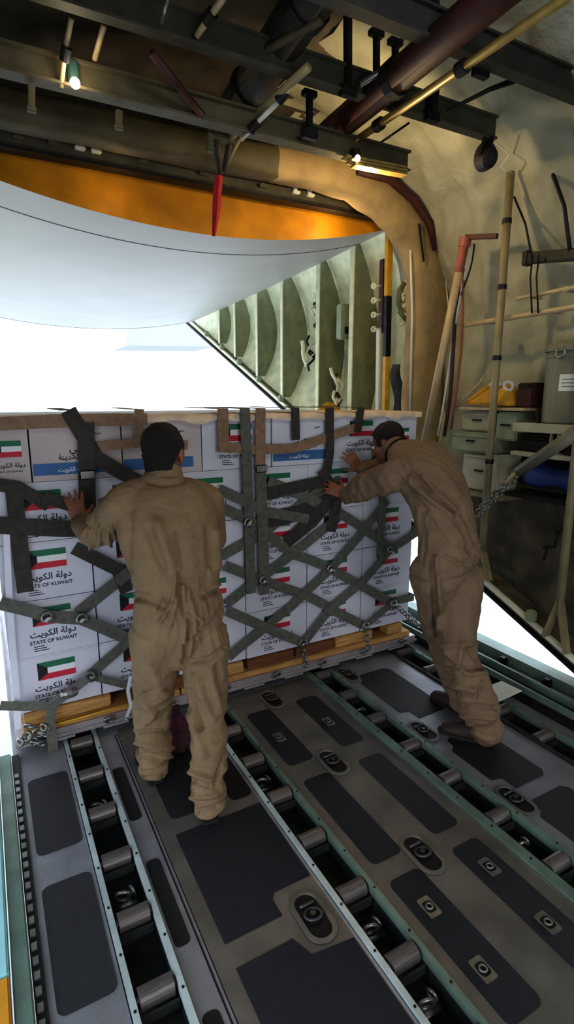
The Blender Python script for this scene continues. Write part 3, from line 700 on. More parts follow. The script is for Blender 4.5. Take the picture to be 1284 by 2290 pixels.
# lamps
t = thing('ceiling_lamp', (.51, 2.85, 3.2), 'small lit round lamp above the olive beam at upper left', 'lamp', 'small lit ceiling lamps')
p = at(168, 186, 2.85); b = MB(); b.ball(p, .022, 12); b.build('bulb', 'bulb', t, smooth=True)
b = MB(); b.cyl(p+V((0, .03, -.01)), p+V((0, .03, .09)), .028, 12); b.build('socket', mat('teal', (60, 90, 84), .4), t)
t = thing('ceiling_lamp', at(800, 352, 2.84), 'small lit round lamp on the brass plate near the padded frame', 'lamp', 'small lit ceiling lamps')
p = at(799, 354, 2.82); b = MB(); b.ball(p, .018, 12); b.build('bulb', 'bulb', t, smooth=True)
b = MB(); b.cyl(p+V((0, .02, 0)), p+V((0, .02, .05)), .03, 12); b.build('socket', 'dark_metal', t)
t = thing('brass_plate', at(840, 375, 2.88), 'brass-coloured plate stack at the right end of the olive beam', 'plate')
for k in range(3):
    p, q = at(770+10*k, 352+9*k, 2.86), at(905, 378+7*k, 2.86); b = MB(); b.bar(p, q, .06, .012, (0, 0, 1)); b.build('leaf', 'brass', t)
# floodlight
t = thing('floodlight', at(1095, 345, 2.6), 'black floodlight hanging at the right end of the cross beam', 'floodlight')
c = at(1090, 352, 2.6); R = Matrix.Rotation(math.radians(-25), 3, 'Z') @ Matrix.Rotation(math.radians(25), 3, 'X')
b = MB(); rings = []
for s, r in ((-.06, .03), (-.05, .055), (.02, .075), (.05, .08), (.055, .07)):
    rings.append([c+R @ V((r*math.cos(a)*.8, s, r*math.sin(a))) for a in [k*2*math.pi/20 for k in range(20)]])
b.loft(rings); b.build('lamp_housing', 'black', t, smooth=False)
b = MB(); b.bar(c+V((0, 0, .05)), c+V((.02, .0, .11)), .03, .03, (0, 1, 0)); b.bar(c+V((-.06, 0, 0)), c+V((-.03, 0, .1)), .012, .02, (0, 1, 0)); b.build('bracket', 'dark_metal', t)
# dangling wires near the floodlight
P = [at(1110, 320, 2.62), at(1140, 345, 2.66), at(1120, 372, 2.66), at(1150, 390, 2.68)]
b = MB(); b.tube(P, .004, 6); tag(b.build('dangling_wire', 'paper', None, smooth=True, origin=P[0]), 'thin pale wire dangling right of the floodlight', 'wire')
for pts, lab in ((((1160, 60), (1210, 130), (1255, 190), (1300, 240)), 'dark cable running over the upper right quilted wall'), (((1205, 320), (1235, 385), (1262, 460), (1275, 560)), 'dark seam cable down the right quilted wall'), (((1150, 440), (1175, 500), (1190, 575)), 'thin dark cord right of the tall pole')):
    P = [atx(*q, 3.18 if q[1] > 300 else 2.98) for q in pts]; b = MB(); b.tube(P, .012 if 'seam' in lab else .007, 8); tag(b.build('wall_cable', 'dark_metal', None, smooth=True, origin=P[0]), lab, 'cable')

# ------------------------------------------------------------------ right wall fittings
t = thing('stanchion_pole', (3.1, 2.70, .55), 'tall tan stanchion pole in front of the right wall shelves', 'pole', 'stanchion poles on the right wall')
b = MB(); b.cyl((3.1, 2.7, .62), (3.1, 2.7, 3.25), .026, 14); b.build('pole_tube', 'pole_olive', t, smooth=True)
for z in (1.4, 2.1, 2.55, 2.95): b = MB(); b.cyl((3.1, 2.7, z), (3.1, 2.7, z+.03), .03, 14); b.build('collar', 'dark_metal', t)
b = MB(); b.bar((3.1, 2.7, .78), (3.1, 2.62, .56), .03, .05, (1, 0, 0)); b.bar((3.1, 2.7, .78), (3.1, 2.78, .6), .03, .05, (1, 0, 0)); b.build('foot_bracket', 'pole_olive', t, bevel=.004)
t = thing('stanchion_pole', (3.1, 2.06, .3), 'shorter-looking grey stanchion pole at the right picture edge', 'pole', 'stanchion poles on the right wall')
b = MB(); b.cyl((3.1, 2.06, .5), (3.1, 2.06, 3.2), .026, 14); b.build('pole_tube', 'pole_olive', t, smooth=True)
b = MB(); b.bar((3.1, 2.06, .6), (3.1, 1.98, .27), .03, .05, (1, 0, 0)); b.bar((3.1, 2.06, .6), (3.1, 2.14, .33), .03, .05, (1, 0, 0)); b.build('foot_bracket', 'pole_olive', t, bevel=.004)
# red-capped leaning strut
p, q = atx(1042, 530, 3.05), atx(950, 985, 3.05); d = (q-p).normalized()
t = thing('leaning_strut', q, 'leaning tan strut with a red clamp head behind the bent man', 'strut')
b = MB(); b.tube([p+d*.18, p+d*1.55], .028, 14); b.build('strut_tube', 'pole_tan', t, smooth=True)
b = MB(); b.tube([p, p+d*.06, p+d*.061, p+d*.22], [.042, .042, .034, .032], 14); b.build('red_head', 'red_metal', t)
b = MB(); b.bar(p+V((0, .0, .0)), atx(1112, 528, 3.1), .03, .03); b.build('red_arm', 'maroon', t)
for i, (a, c, m) in enumerate((((1056, 545), (975, 975), 'paper'), ((1030, 640), (992, 975), 'maroon'), ((1042, 600), (1012, 960), 'red_metal'), ((1062, 545), (1022, 700), 'dark_metal'))):
    P = [atx(a[0]+(c[0]-a[0])*s, a[1]+(c[1]-a[1])*s, 3.12)+V((0, .02*math.sin(5*s+i), 0)) for s in [k/8 for k in range(9)]]
    b = MB(); b.tube(P, (.007, .014, .009, .006)[i], 8); tag(b.build('hanging_cord', m, None, smooth=True, origin=P[-1]), ('white', 'thick dark maroon', 'pinkish red', 'short black')[i]+' cord hanging beside the leaning red-capped strut', 'cord')
# horizontal pipes
for a, c, r, lab in (((1036, 728), (1300, 684), .018, 'pale horizontal wall pipe, the longer lower one'), ((1156, 668), (1300, 640), .014, 'pale horizontal wall pipe, the shorter upper one')):
    P = [atx(*a, 3.17), atx(*c, 3.17)]; P.append(P[1]+(P[1]-P[0])*.8); b = MB(); b.tube(P, r, 12)
    for s in (.25, .8): b.box(P[0].lerp(P[1], s)+V((.04, 0, 0)), (.1, .03, .03))
    tag(b.build('wall_pipe', 'pole_tan', None, smooth=False, origin=P[0]), lab, 'pipe', 'pale pipes on the right wall')
p, q = atx(1180, 578, 3.2), atx(1300, 568, 3.2); b = MB(); b.bar(p, q, .05, .07); b.box(p, (.06, .05, .09)); tag(b.build('wall_bracket', 'black', None, bevel=.008, origin=p), 'black bracket bar high on the right wall', 'bracket')
for k, px in enumerate((1192, 1206)):
    P = [atx(px, 570, 3.14), atx(px-6, 620, 3.14), atx(px-2, 700, 3.14)]; b = MB(); b.tube(P, .006, 6); tag(b.build('hanging_cord', 'dark_metal', None, smooth=True, origin=P[0]), ('left', 'right')[k]+' one of two dark cords under the black wall bracket', 'cord')
# shelf unit
t = thing('shelf_rack', (3.25, 2.3, 1.2), 'metal shelf rack on the right wall carrying drum, bag and crates', 'shelf')
def sh(z, y0, y1, x0=3.135, h=.03, m='box_grey'):
    b = MB(); b.b2((x0, y0, z-h), (3.46, y1, z)); b.build('shelf_board', m, t, bevel=.004)
sh(1.785, 2.48, 3.06, h=.02, m='pole_tan'); sh(1.69, 1.4, 2.56, h=.06); sh(1.50, 1.4, 2.56, h=.03)
b = MB(); b.b2((3.475, 1.4, 1.24), (3.485, 3.06, 1.8)); b.build('back_panel', 'black', t)
b = MB()
for y in (2.26, 2.21): b.b2((3.137, y, 1.501), (3.157, y+.012, 1.628))
b.build('divider', 'pole_olive', t)
# dark crates on the middle shelf
for y0, y1, lab in ((2.3, 2.53, 'black crate on the middle shelf, beside the tall pole'), (1.9, 2.19, 'black crate on the middle shelf at the picture edge')):
    b = MB(); b.b2((3.17, y0, 1.501), (3.42, y1, 1.615)); b.b2((3.16, y0+.02, 1.58), (3.17, y1-.02, 1.6)); tag(b.build('crate', 'dark_metal', None, bevel=.006, origin=(3.23, (y0+y1)/2, 1.501)), lab, 'crate')
# drum
c = atx(1258, 946, 3.295); c.z = 1.691; c.y -= .04; t = thing('storage_drum', c, 'grey-green lidded drum with a white paper label on the shelf', 'drum')
def lathe(c, prof, n=28):
    b = MB(); b.loft([[c+V((r*math.cos(a), r*math.sin(a), z)) for a in [k*2*math.pi/n for k in range(n)]] for r, z in prof]); return b
lathe(c, ((.15, 0), (.16, .01), (.16, .40), (.164, .405), (.164, .42), (.158, .425), (.158, .44))).build('drum_body', 'drum', t, smooth=False)
lathe(c, ((.174, .441), (.174, .47), (.166, .485), (.11, .49))).build('lid', 'drum', t)
b = MB(); rr = []
for k in range(9):
    a = math.radians(180+8+k*7); rr.append([c+V((.1615*math.cos(a), .1615*math.sin(a), z)) for z in (.2, .3)])
b.loft(rr, closed=False, cap=False); b.build('paper_label', 'paper', t)
b = MB(); 
for i in range(3):
    r2 = []
    for k in range(7):
        a = math.radians(180+14+k*7); r2.append([c+V((.1625*math.cos(a), .1625*math.sin(a), .225+.022*i+z)) for z in (0, .004)])
    b.loft(r2, closed=False, cap=False)
b.build('label_print', 'ink', t)
b = MB(); b.torus(c+V((-.168, -.02, .43)), .03, .007, (1, 0, 0)); b.build('latch', 'steel', t, smooth=True)
b = MB(); b.bar(c+V((-.13, .12, .0)), c+V((-.135, .13, .1)), .02, .02, (1, 0, 0)); b.build('side_clip', 'dark_metal', t)
# yellow bag
t = thing('yellow_bag', (3.2, 2.85, 1.786), 'golden yellow soft bag tied with cord on the upper shelf', 'bag')
b = MB(); rings = []
for k, (z, s, e) in enumerate(((0, 1, .0), (.04, 1.05, .0), (.08, 1.0, .01), (.115, .85, .02), (.135, .55, .03))):
    rr_ = rrect(3.145+.02*k, 3.37-.015*k, 2.62+.02*(1-s)+.03*k*.5, 3.04-.05*k*.6, 1.80+z, .05, 5); rings.append([p+V((.012*noise.noise(p*9), .012*noise.noise(p*11), .012*noise.noise(p*8))) for p in rr_])
b.loft(rings); b.build('bag_body', 'gold_cloth', t, smooth=True)
b = MB(); P = [atx(1022, 910, 3.135), atx(1052, 878, 3.135), atx(1088, 838, 3.155)]; b.tube(P, .007, 8); b.build('tie_cord', 'pole_tan', t, smooth=True)
b = MB(); b.torus(V((3.2, 2.78, 1.935)), .035, .012, (.4, .3, 1)); b.torus(V((3.21, 2.68, 1.93)), .03, .012, (1, .3, .4)); b.build('webbing_knot', 'paper', t, smooth=True)
t = thing('carry_case', (3.3, 2.55, 1.786), 'dark brown case on the upper shelf between yellow bag and drum', 'case')
b = MB(); b.b2((3.2, 2.47, 1.786), (3.42, 2.6, 1.95)); b.build('case_body', 'maroon', t, bevel=.012)
b = MB(); b.bar((3.19, 2.49, 1.93), (3.19, 2.58, 1.93), .02, .02); b.build('handle', 'black', t, bevel=.004)
# grey equipment boxes below
def ebox(name, y0, y1, z0, z1, x0, m, lab, vent=False):
    t = thing(name, ((x0+3.36)/2, (y0+y1)/2, z0), lab, 'equipment box', 'equipment boxes under the upper shelf')
    b = MB(); b.b2((x0, y0, z0), (3.42, y1, z1)); b.build('case', m, t, bevel=.012)
    b = MB(); b.b2((x0-.008, y0+.03, z1-.035), (x0, y1-.03, z1-.012)); b.build('lid_rim', m, t, bevel=.003)
    b = MB(); b.box((x0-.008, (y0+y1)/2, (z0+z1)/2+.01), (.012, .08, .012)); b.build('handle', 'dark_metal', t, bevel=.002)
ebox('equipment_box', 2.76, 3.06, 1.61, 1.755, 3.185, 'box_grey', 'grey equipment box right under the yellow bag')
ebox('equipment_box', 2.56, 2.74, 1.56, 1.755, 3.180, 'box_green', 'small pale green equipment box behind the tall pole')
ebox('equipment_box', 2.72, 3.12, 1.46, 1.605, 3.145, 'box_green', 'wide pale green equipment box, second in its stack')
ebox('equipment_box', 2.68, 3.02, 1.18, 1.455, 3.175, 'box_grey', 'tall beige-grey equipment box at the bottom of its stack')
b = MB(); b.b2((3.14, 2.6, 1.14), (3.44, 3.12, 1.175)); tag(b.build('support_ledge', 'pole_olive', None, bevel=.004, origin=(3.25, 2.85, 1.14)), 'olive ledge carrying the stack of equipment boxes', 'ledge')
# blue bundle
b = MB(); rings = []
for k in range(13):
    s = k/12; y = 2.0+.5*s; r = .07+.015*math.sin(9*s); 
    if k in (0, 12): r = .03
    rings.append([V((3.26+r*1.15*math.cos(a)+.01*noise.noise(V((s*6, a, 0))), y, 1.335+r*math.sin(a)*(1+.15*math.sin(3*a+5*s)))) for a in [j*2*math.pi/18 for j in range(18)]])
b.loft(rings); tag(b.build('blue_bundle', 'blue_cloth', None, smooth=True, origin=(3.22, 2.25, 1.23)), 'rolled dark blue cloth bundle below the middle shelf', 'bundle')
b = MB(); b.b2((3.135, 1.4, 1.19), (3.44, 2.58, 1.222)); tag(b.build('support_ledge', 'dark_metal', None, bevel=.004, origin=(3.25, 2, 1.19)), 'dark ledge under the rolled blue bundle', 'ledge')
# ramp support strut with chain
t = thing('ramp_strut', atx(1284, 975, 2.98), 'grey ramp support strut ending in a chain behind the bent man', 'strut')
p, q = atx(1330, 940, 2.98), atx(1160, 1055, 2.98); b = MB(); b.tube([p, q], [.042, .036], 12); b.build('strut_tube', 'strut_grey', t, smooth=True)
for off in (-.025, .025):
    a, c = q+V((0, 0, off)), atx(1068, 1150, 2.98)+V((0, 0, off)); b = MB(); n = 13
    for i in range(n): b.torus(a.lerp(c, (i+.5)/n), .017, .0055, (1, 0, 0) if i % 2 else (0, .6, .8), 12, 6)
    b.build('chain', 'steel', t, smooth=True)
b = MB(); b.bar(q, q.lerp(atx(1068, 1150, 2.98), .25), .02, .07, (1, 0, 0)); b.build('fork_end', 'pole_tan', t, bevel=.004)
# blue-grey folded cloth and posts beyond the frame
b = MB(); rings = []
for k in range(9):
    s = k/8; p = at(898-10*s+6*math.sin(6*s), 930-115*s, 3.9); w = .10*(1-s*.75)
    rings.append([p+V((w*math.cos(a)*(1+.2*math.sin(5*a)), .04*math.sin(a), 0)) for a in [j*2*math.pi/14 for j in range(14)]])
b.loft(rings); tag(b.build('folded_cloth', 'slate_cloth', None, smooth=True, origin=(3.4, 3.9, 1.7)), 'slate grey folded cloth hanging behind the padded frame', 'cloth')
p, q = at(871, 512, 3.98), at(862, 935, 3.98)
t = thing('door_post', q, 'yellow post with a black middle section beside the padded frame', 'post')
L = [p.lerp(q, s) for s in (0, .34, .66, 1.25)]
for i in range(3): b = MB(); b.bar(L[i], L[i+1], .055, .05, (0, 1, 0)); b.build('post_section', 'dark_metal' if i == 1 else 'yellow', t, bevel=.005)
p, q = at(848, 735, 4.1), at(845, 935, 4.1); b = MB(); b.bar(p, q+(q-p)*.5, .03, .05, (0, 1, 0)); tag(b.build('cream_post', 'paper', None, bevel=.004, origin=q), 'narrow cream post left of the yellow post', 'post')
p, q = at(857, 580, 4.1), at(853, 745, 4.1); t = thing('latch_assembly', q, 'dark brown door latch column with pale hooks above the cream post', 'latch')
b = MB(); b.bar(p, q, .035, .06, (0, 1, 0)); b.build('latch_bar', 'maroon', t, bevel=.004)
for k in range(4):
    c = at(836, 640+32*k, 4.06); b = MB(); b.torus(c, .019, .008, (.3, 1, .2), 14, 6); b.bar(c, c+V((.07, .0, .01)), .014, .014); b.build('hook', 'flange', t, smooth=True)
b = MB(); c = at(738, 918, 4.72); R_ = [[c+V((r*1.2*math.cos(a)*(1+.2*math.sin(3*a)), r*.8*math.sin(a), z)) for a in [j*2*math.pi/16 for j in range(16)]] for z, r in ((-.1, .1), (-.04, .12), (.03, .09), (.08, .03))]
b.loft(R_); tag(b.build('gold_cloth', 'gold_cloth', None, smooth=True, origin=c), 'golden cloth heap at the foot of the aft wall ribs', 'cloth')
# small items on aft wall
random.seed(11)
for k, (px, py, Y, m, lab) in enumerate(((690, 790, 5.45, 'black', 'dark harness hanging on the far aft wall'), (755, 880, 4.9, 'maroon', 'dark red strap knot low on the aft wall'), (770, 720, 4.75, 'box_green', 'pale green junction box on the aft wall'), (712, 700, 5.3, 'slate_cloth', 'tangle of hoses beside the second nearest rib'), (905, 690, 3.95, 'rib_green', 'dark valve fitting beside the padded frame'))):
    t = thing('wall_fitting', at(px, py, Y), lab, 'fitting')
    if m == 'box_green':
        b = MB(); b.box(at(px, py, Y), (.13, .1, .33)); b.build('casing', m, t, bevel=.01); b = MB(); b.box(at(px, py+20, Y)+V((0, -.06, 0)), (.06, .02, .06)); b.build('connector', 'dark_metal', t)
    else:
        for i in range(5):
            c = at(px+random.uniform(-12, 12), py+random.uniform(-38, 38), Y); b = MB()
            P = [c+V((random.uniform(-.05, .05), random.uniform(-.03, .03), .12-.06*j)) for j in range(5)]; b.tube(P, random.uniform(.01, .024), 8); b.build('hose', m if i % 2 else 'flange', t, smooth=True)

# ------------------------------------------------------------------ people
def ell_ring(c, side, dep, n=20): return [c+side*math.cos(2*math.pi*k/n)+dep*math.sin(2*math.pi*k/n) for k in range(n)]
def crv(P, n=6):
    """P: list of tuples of numbers; Catmull-Rom resampled"""
    R = []
    for i in range(len(P)-1):
        q = [P[max(0, min(len(P)-1, i+k))] for k in (-1, 0, 1, 2)]
        for k in range(n):
            t = k/n; R.append(tuple(.5*(2*f+(g-e)*t+(2*e-5*f+4*g-h)*t*t+(3*f-e-3*g+h)*t**3) for e, f, g, h in zip(*q)))
    R.append(tuple(P[-1])); return R
def limb(b, pts, side, n=6, m=18):
    """pts: (Vector, half width, half depth); rounded closed tapering limb"""
    P = crv([(*p, a, d) for p, a, d in pts], n); side = V(side); rings = []
    pos = [V(p[:3]) for p in P]
    def frame(i):
        t = (pos[min(i+1, len(pos)-1)]-pos[max(i-1, 0)]).normalized(); s = (side-t*side.dot(t)).normalized(); return t, s, t.cross(s)
    t, s, d = frame(0); a, e = P[0][3], P[0][4]
    for k in (.15, .6, .9): rings.append(ell_ring(pos[0]-t*min(a, e)*math.sqrt(1-k*k), s*a*k, d*e*k, m))
    for i in range(len(P)):
        t, s, d = frame(i); rings.append(ell_ring(pos[i], s*P[i][3], d*P[i][4], m))
    a, e = P[-1][3], P[-1][4]
    for k in (.9, .6, .15): rings.append(ell_ring(pos[-1]+t*min(a, e)*math.sqrt(1-k*k), s*a*k, d*e*k, m))
    b.loft(rings)
def fuse(b, name, mats, parent, voxel, smooth, disp=None, assign=None):
    me = bpy.data.meshes.new('tmp'); me.from_pydata(b.v, [], b.f)
    bm = bmesh.new(); bm.from_mesh(me); bmesh.ops.recalc_face_normals(bm, faces=bm.faces); bm.to_mesh(me); bm.free()
    o = bpy.data.objects.new('tmp', me); C.objects.link(o)
    r = o.modifiers.new('r', 'REMESH'); r.mode = 'VOXEL'; r.voxel_size = voxel
    if smooth: s = o.modifiers.new('s', 'SMOOTH'); s.factor = .5; s.iterations = smooth
    dg = bpy.context.evaluated_depsgraph_get(); dg.update()
    m2 = bpy.data.meshes.new_from_object(o.evaluated_get(dg)); bpy.data.objects.remove(o)
    if disp:
        nn = [v.normal.copy() for v in m2.vertices]
        for v, n in zip(m2.vertices, nn): v.co += n*max(-.021, disp(v.co, n))
    m2.materials.clear()
    for x in (mats if isinstance(mats, (list, tuple)) else [mats]): m2.materials.append(M[x])
    if assign:
        for p in m2.polygons: p.material_index = assign(p.center)
    else:
        for p in m2.polygons: p.material_index = 0
    off = wloc(parent)
    for v in m2.vertices: v.co -= off
    m2.shade_smooth(); m2.name = name
    q = bpy.data.objects.new(name, m2); C.objects.link(q); q.parent = parent; return q
def hand(b, wrist, fdir, pnorm, thumb_side, curl=.5):
    f = V(fdir).normalized(); nrm = V(pnorm); nrm = (nrm-f*nrm.dot(f)).normalized(); sd = f.cross(nrm)
    if sd.dot(V(thumb_side)) < 0: sd = -sd     # sd points to the thumb
    w = V(wrist)
    limb(b, [(w-f*.03, .027, .021), (w+f*.02, .034, .018), (w+f*.06, .042, .016), (w+f*.095, .041, .013)], sd, 4, 14)
    for i, (o, l, sp) in enumerate(((.032, .072, .16), (.011, .082, .04), (-.011, .077, -.07), (-.031, .060, -.2))):
        p = w+f*(.088-.004*abs(i-1))+sd*o; d = (f+sd*sp).normalized(); pts = [(p-d*.015, .0098, .0098), (p, .0096, .0096)]; ang = 0
        for j, k in enumerate((.45, .32, .26)):
            ang += curl*(.35 if j == 0 else .6); dd = d*math.cos(ang)+nrm*math.sin(ang); p = p+dd*l*k; pts.append((p, .0092-.0008*j, .009-.0008*j))
        limb(b, pts, sd, 4, 10)
    p = w+f*.025+sd*.022+nrm*.006; d = (f*.62+sd*.75+nrm*.2).normalized()
    limb(b, [(p, .014, .013), (p+d*.035, .0125, .012), (p+d*.06+nrm*.004, .0105, .010), (p+d*.083+f*.006+nrm*.008, .0085, .008)], nrm, 4, 10)
def head(b, c, fwd, up, k=1.):
    f = V(fwd).normalized(); u = V(up); u = (u-f*u.dot(f)).normalized(); r = f.cross(u); R = Matrix((r, f, u)).transposed()*k
    L = lambda x, y, z: c+R @ V((x, y, z))
    b.ball(L(0, -.012, .035), (.075, .096, .083), 20, R=R); b.ball(L(0, .028, -.03), (.063, .07, .085), 18, R=R)
    b.ball(L(0, .058, -.088), (.036, .034, .03), 14, R=R); b.ball(L(0, .02, -.07), (.056, .06, .04), 14, R=R)
    b.ball(L(0, .083, .035), (.052, .014, .012), 12, R=R)
    limb(b, [(L(0, .088, .022), .008, .01), (L(0, .105, -.005), .010, .012), (L(0, .115, -.026), .017, .014)], r, 4, 10)
    b.ball(L(0, .094, -.055), (.024, .011, .007), 10, R=R); b.ball(L(0, .092, -.068), (.021, .011, .008), 10, R=R)
    for s in (-1, 1):
        b.ball(L(.078*s, -.005, -.008), (.011, .022, .034), 12, R=R); b.ball(L(.05*s, .06, -.015), (.022, .025, .022), 10, R=R)
    return L, R
def person(name, J, label, kind, wr):
    root = thing(name, ((J['heel_l']+J['heel_r'])/2).to_2d().to_3d(), label, 'person')
    lat = J['lat'].normalized()
    # --- one continuous body
    def figure(b, g, hands, cloth):
        A = J.get('arm', 1.) if cloth else .82
        tor = J['torso']   # (centre, half width, half depth) from crotch to neck base
        limb(b, [(p, a*g, d*g) for p, a, d in tor], lat, 6, 28)
        for s in 'lr':
            sh, el, wri = J['sh_'+s], J['el_'+s], J['wr_'+s]
            cc = tor[-2][0]
            limb(b, [(cc.lerp(sh, .45), .078*g, .078*g), (sh, .084*g*A, .08*g*A), (sh.lerp(el, .5), .074*g*A, .074*g*A), (el, .066*g*A, .066*g*A), (el.lerp(wri, .35), .062*g*A, .06*g*A), (wri, .042*g, .04*g)], lat if abs((el-sh).normalized().dot(lat)) < .8 else (0, 1, 0), 6, 16)
            hp, kn, an = J['hip_'+s], J['kn_'+s], J['an_'+s]
            ft = cloth['leg'] if cloth else (.105, .095, .074, .068, .046)
            fw = J['fwd']
            end = an if not cloth else an+V((0, 0, -.055))-J['fd_'+s]*.012
            limb(b, [(hp, ft[0]*g, ft[0]*1.1*g), (hp.lerp(kn, .5), ft[1]*g, ft[1]*g), (kn, ft[2]*g, ft[2]*g), (kn.lerp(an, .45)-fw*.012, ft[3]*g, ft[3]*1.05*g), (end, ft[4]*g, ft[4]*1.1*g)], lat, 7, 18)
    b = MB(); figure(b, .76, True, None)
    L, R = head(b, J['head'], J['hf'], J['hu'], J.get('hs', 1.))
    nb = J['torso'][-1][0]; limb(b, [(nb-(J['head']-nb)*.2, .06, .06), (nb.lerp(J['head'], .45), .054, .056), (L(0, -.015, -.06), .052, .058)], lat, 4, 16)
    for s in 'lr':
        hand(b, J['wr_'+s]+(J['wr_'+s]-J['el_'+s]).normalized()*.015, J['hd_'+s], J['hn_'+s], J['ht_'+s], J.get('curl', .5))
        hl, an = J['heel_'+s], J['an_'+s]; fd = J['fd_'+s]; limb(b, [(V((hl.x, hl.y, .055))+fd*.03, .024, .026), (V((hl.x, hl.y, .045))+fd*.1, .03, .024), (V((hl.x, hl.y, .034))+fd*.19, .032, .015)], fd.cross(V((0, 0, 1))), 4, 12)
        limb(b, [(an, .034, .034), (V((hl.x, hl.y, .055))+fd*.035, .027, .028)], lat, 4, 12)
    fuse(b, 'body', 'skin', root, .0062, 2)
    # --- coverall with folds
    b = MB(); figure(b, 1.0, False, {'leg': J['legw']})
    cv = fuse(b, 'coverall', kind, root, .0075, 4, disp=wr)
    # collar and cuffs
    p0 = nb.lerp(J['head'], .22); ax = (J['head']-nb).normalized(); a1 = (lat-ax*lat.dot(ax)).normalized(); a2 = ax.cross(a1)
    b = MB(); b.loft([ell_ring(p0+ax*h-ax*.02, a1*r, a2*r, 24) for h, r in ((-.03, .096), (.0, .086), (.035, .079), (.04, .075), (.035, .070), (0, .070))], cap=False); b.build('collar', kind, cv, smooth=True)
    for s in 'lr':
        w = J['wr_'+s]; d = (w-J['el_'+s]).normalized(); e1 = d.orthogonal().normalized(); e2 = d.cross(e1)
        b = MB(); b.loft([ell_ring(w+d*h, e1*r, e2*r, 18) for h, r in ((-.05, .041), (-.04, .047), (.0, .046), (.012, .042), (.0, .036))], cap=False); b.build('cuff', kind, cv, smooth=True)
    # boots
    for s in 'lr':
        hl, an = J['heel_'+s], J['an_'+s]; fd = J['fd_'+s]; sd = fd.cross(V((0, 0, 1))); g0 = V((hl.x, hl.y, 0))
        b = MB(); limb(b, [(g0+V((0, 0, .05))+fd*.02, .038, .044), (g0+fd*.1+V((0, 0, .048)), .044, .042), (g0+fd*.19+V((0, 0, .036)), .048, .030), (g0+fd*.245+V((0, 0, .03)), .034, .022)], sd, 5, 16)
        limb(b, [(g0+fd*.035+V((0, 0, .06)), .042, .05), (an+V((0, 0, -.0)), .048, .052), (an+V((0, 0, .07)), .05, .052)], sd, 4, 16)
        bt = fuse(b, 'boot', J['boot'], root, .008, 4)
        q = [g0+fd*y+sd*x+V((0, 0, .0005)) for x, y in ((-.036, -.02), (.036, -.02), (.042, .08), (.05, .18), (.036, .26), (0, .285), (-.036, .26), (-.05, .18), (-.042, .08))]
        b = MB(); b.prism(q, (0, 0, .02)); b.build('sole', 'sole', bt, bevel=.004)
    # hair and eyes
    b = MB(); b.ball(L(0, -.018, .045), (.084, .101, .086), 22, R=R); b.ball(L(0, -.055, .0), (.071, .056, .068), 18, R=R); b.ball(L(0, -.066, -.045), (.062, .034, .05), 14, R=R)
    for s in (-1, 1): b.ball(L(.066*s, .02, .03), (.014, .035, .045), 10, R=R)
    def hd(p, n): return .004*noise.noise(p*55)+.002*noise.noise(p*140)
    hr = fuse(b, 'hair', 'hair', root, .006, 3, disp=hd)
    # trim hair from the face
    bm = bmesh.new(); bm.from_mesh(hr.data); Ri = R.inverted(); off = wloc(root); dl = []
    for v in bm.verts:
        q = Ri @ (v.co+off-J['head'])
        if q.y > .045 and q.z < .075: dl.append(v)
        elif q.z < -.03 and q.y > -.015: dl.append(v)
    bmesh.ops.delete(bm, geom=dl, context='VERTS'); bm.to_mesh(hr.data); bm.free()
    for s in (-1, 1):
        b = MB(); b.ball(L(.031*s, .082, .008), .0125, 10); b.build('eye', 'eye_white', root, smooth=True)
        b = MB(); b.ball(L(.031*s, .0925, .008), .0055, 8); b.build('pupil', 'black', root, smooth=True)
        b = MB(); limb(b, [(L(.018*s, .092, .028), .004, .003), (L(.034*s, .092, .034), .005, .003), (L(.05*s, .083, .027), .003, .003)], R @ V((0, 0, 1)), 3, 8); b.build('eyebrow', 'hair', root, smooth=True)
    return root
def ridge(x): return 1-abs(x)*2
def proj(p):
    q = p-O; r = q.x*math.cos(YAW)-q.y*math.sin(YAW); f = q.x*math.sin(YAW)+q.y*math.cos(YAW)
    dd = f*_c-q.z*_s; return CX+FPX*r/dd, CY-FPX*(f*_s+q.z*_c)/dd
def folds(p, n, L):
    if n.dot(O-p) < 0: return 0
    x, y = proj(p); d = 0
    for pts, w, a in L:
        best = 1e9
        for (ax, ay), (bx, by) in zip(pts[:-1], pts[1:]):
            ux, uy = bx-ax, by-ay; t = max(0, min(1, ((x-ax)*ux+(y-ay)*uy)/(ux*ux+uy*uy)))
            e = (x-ax-t*ux)**2+(y-ay-t*uy)**2
            if e < best: best = e
        if best < 9*w*w: d += 1.6*a*math.exp(-best/(w*w))
    return d
# man in the middle, back to the camera
J = {}
J['lat'] = V((1, -.02, 0)); J['fwd'] = V((0, 1, 0))
J['heel_l'] = V((.585, 2.40, 0)); J['heel_r'] = V((.725, 2.03, 0)); J['fd_l'] = V((-.03, 1, 0)).normalized(); J['fd_r'] = V((.12, 1, 0)).normalized()

for s_ in 'lr': J['an_'+s_] = J['heel_'+s_]+J['fd_'+s_]*.035+V((0, 0, .13))
J['kn_l'] = at(342, 1592, 2.40); J['kn_r'] = at(466, 1600, 2.18)
J['hip_l'] = at(348, 1420, 2.26); J['hip_r'] = at(457, 1425, 2.23)
J['torso'] = [(at(402, 1448, 2.25), .12, .10), (at(403, 1390, 2.24), .195, .135), (at(398, 1325, 2.26), .192, .128), (at(392, 1265, 2.29), .200, .135), (at(378, 1185, 2.34), .222, .145), (at(372, 1125, 2.38), .215, .13), (at(366, 1088, 2.41), .14, .095), (at(366, 1062, 2.43), .066, .066)]
J['sh_l'] = at(276, 1128, 2.40); J['sh_r'] = at(460, 1122, 2.40)
J['el_l'] = at(216, 1188, 2.56); J['el_r'] = at(478, 1205, 2.55)
J['wr_l'] = at(180, 1172, 2.83); J['wr_r'] = at(440, 1160, 2.86)
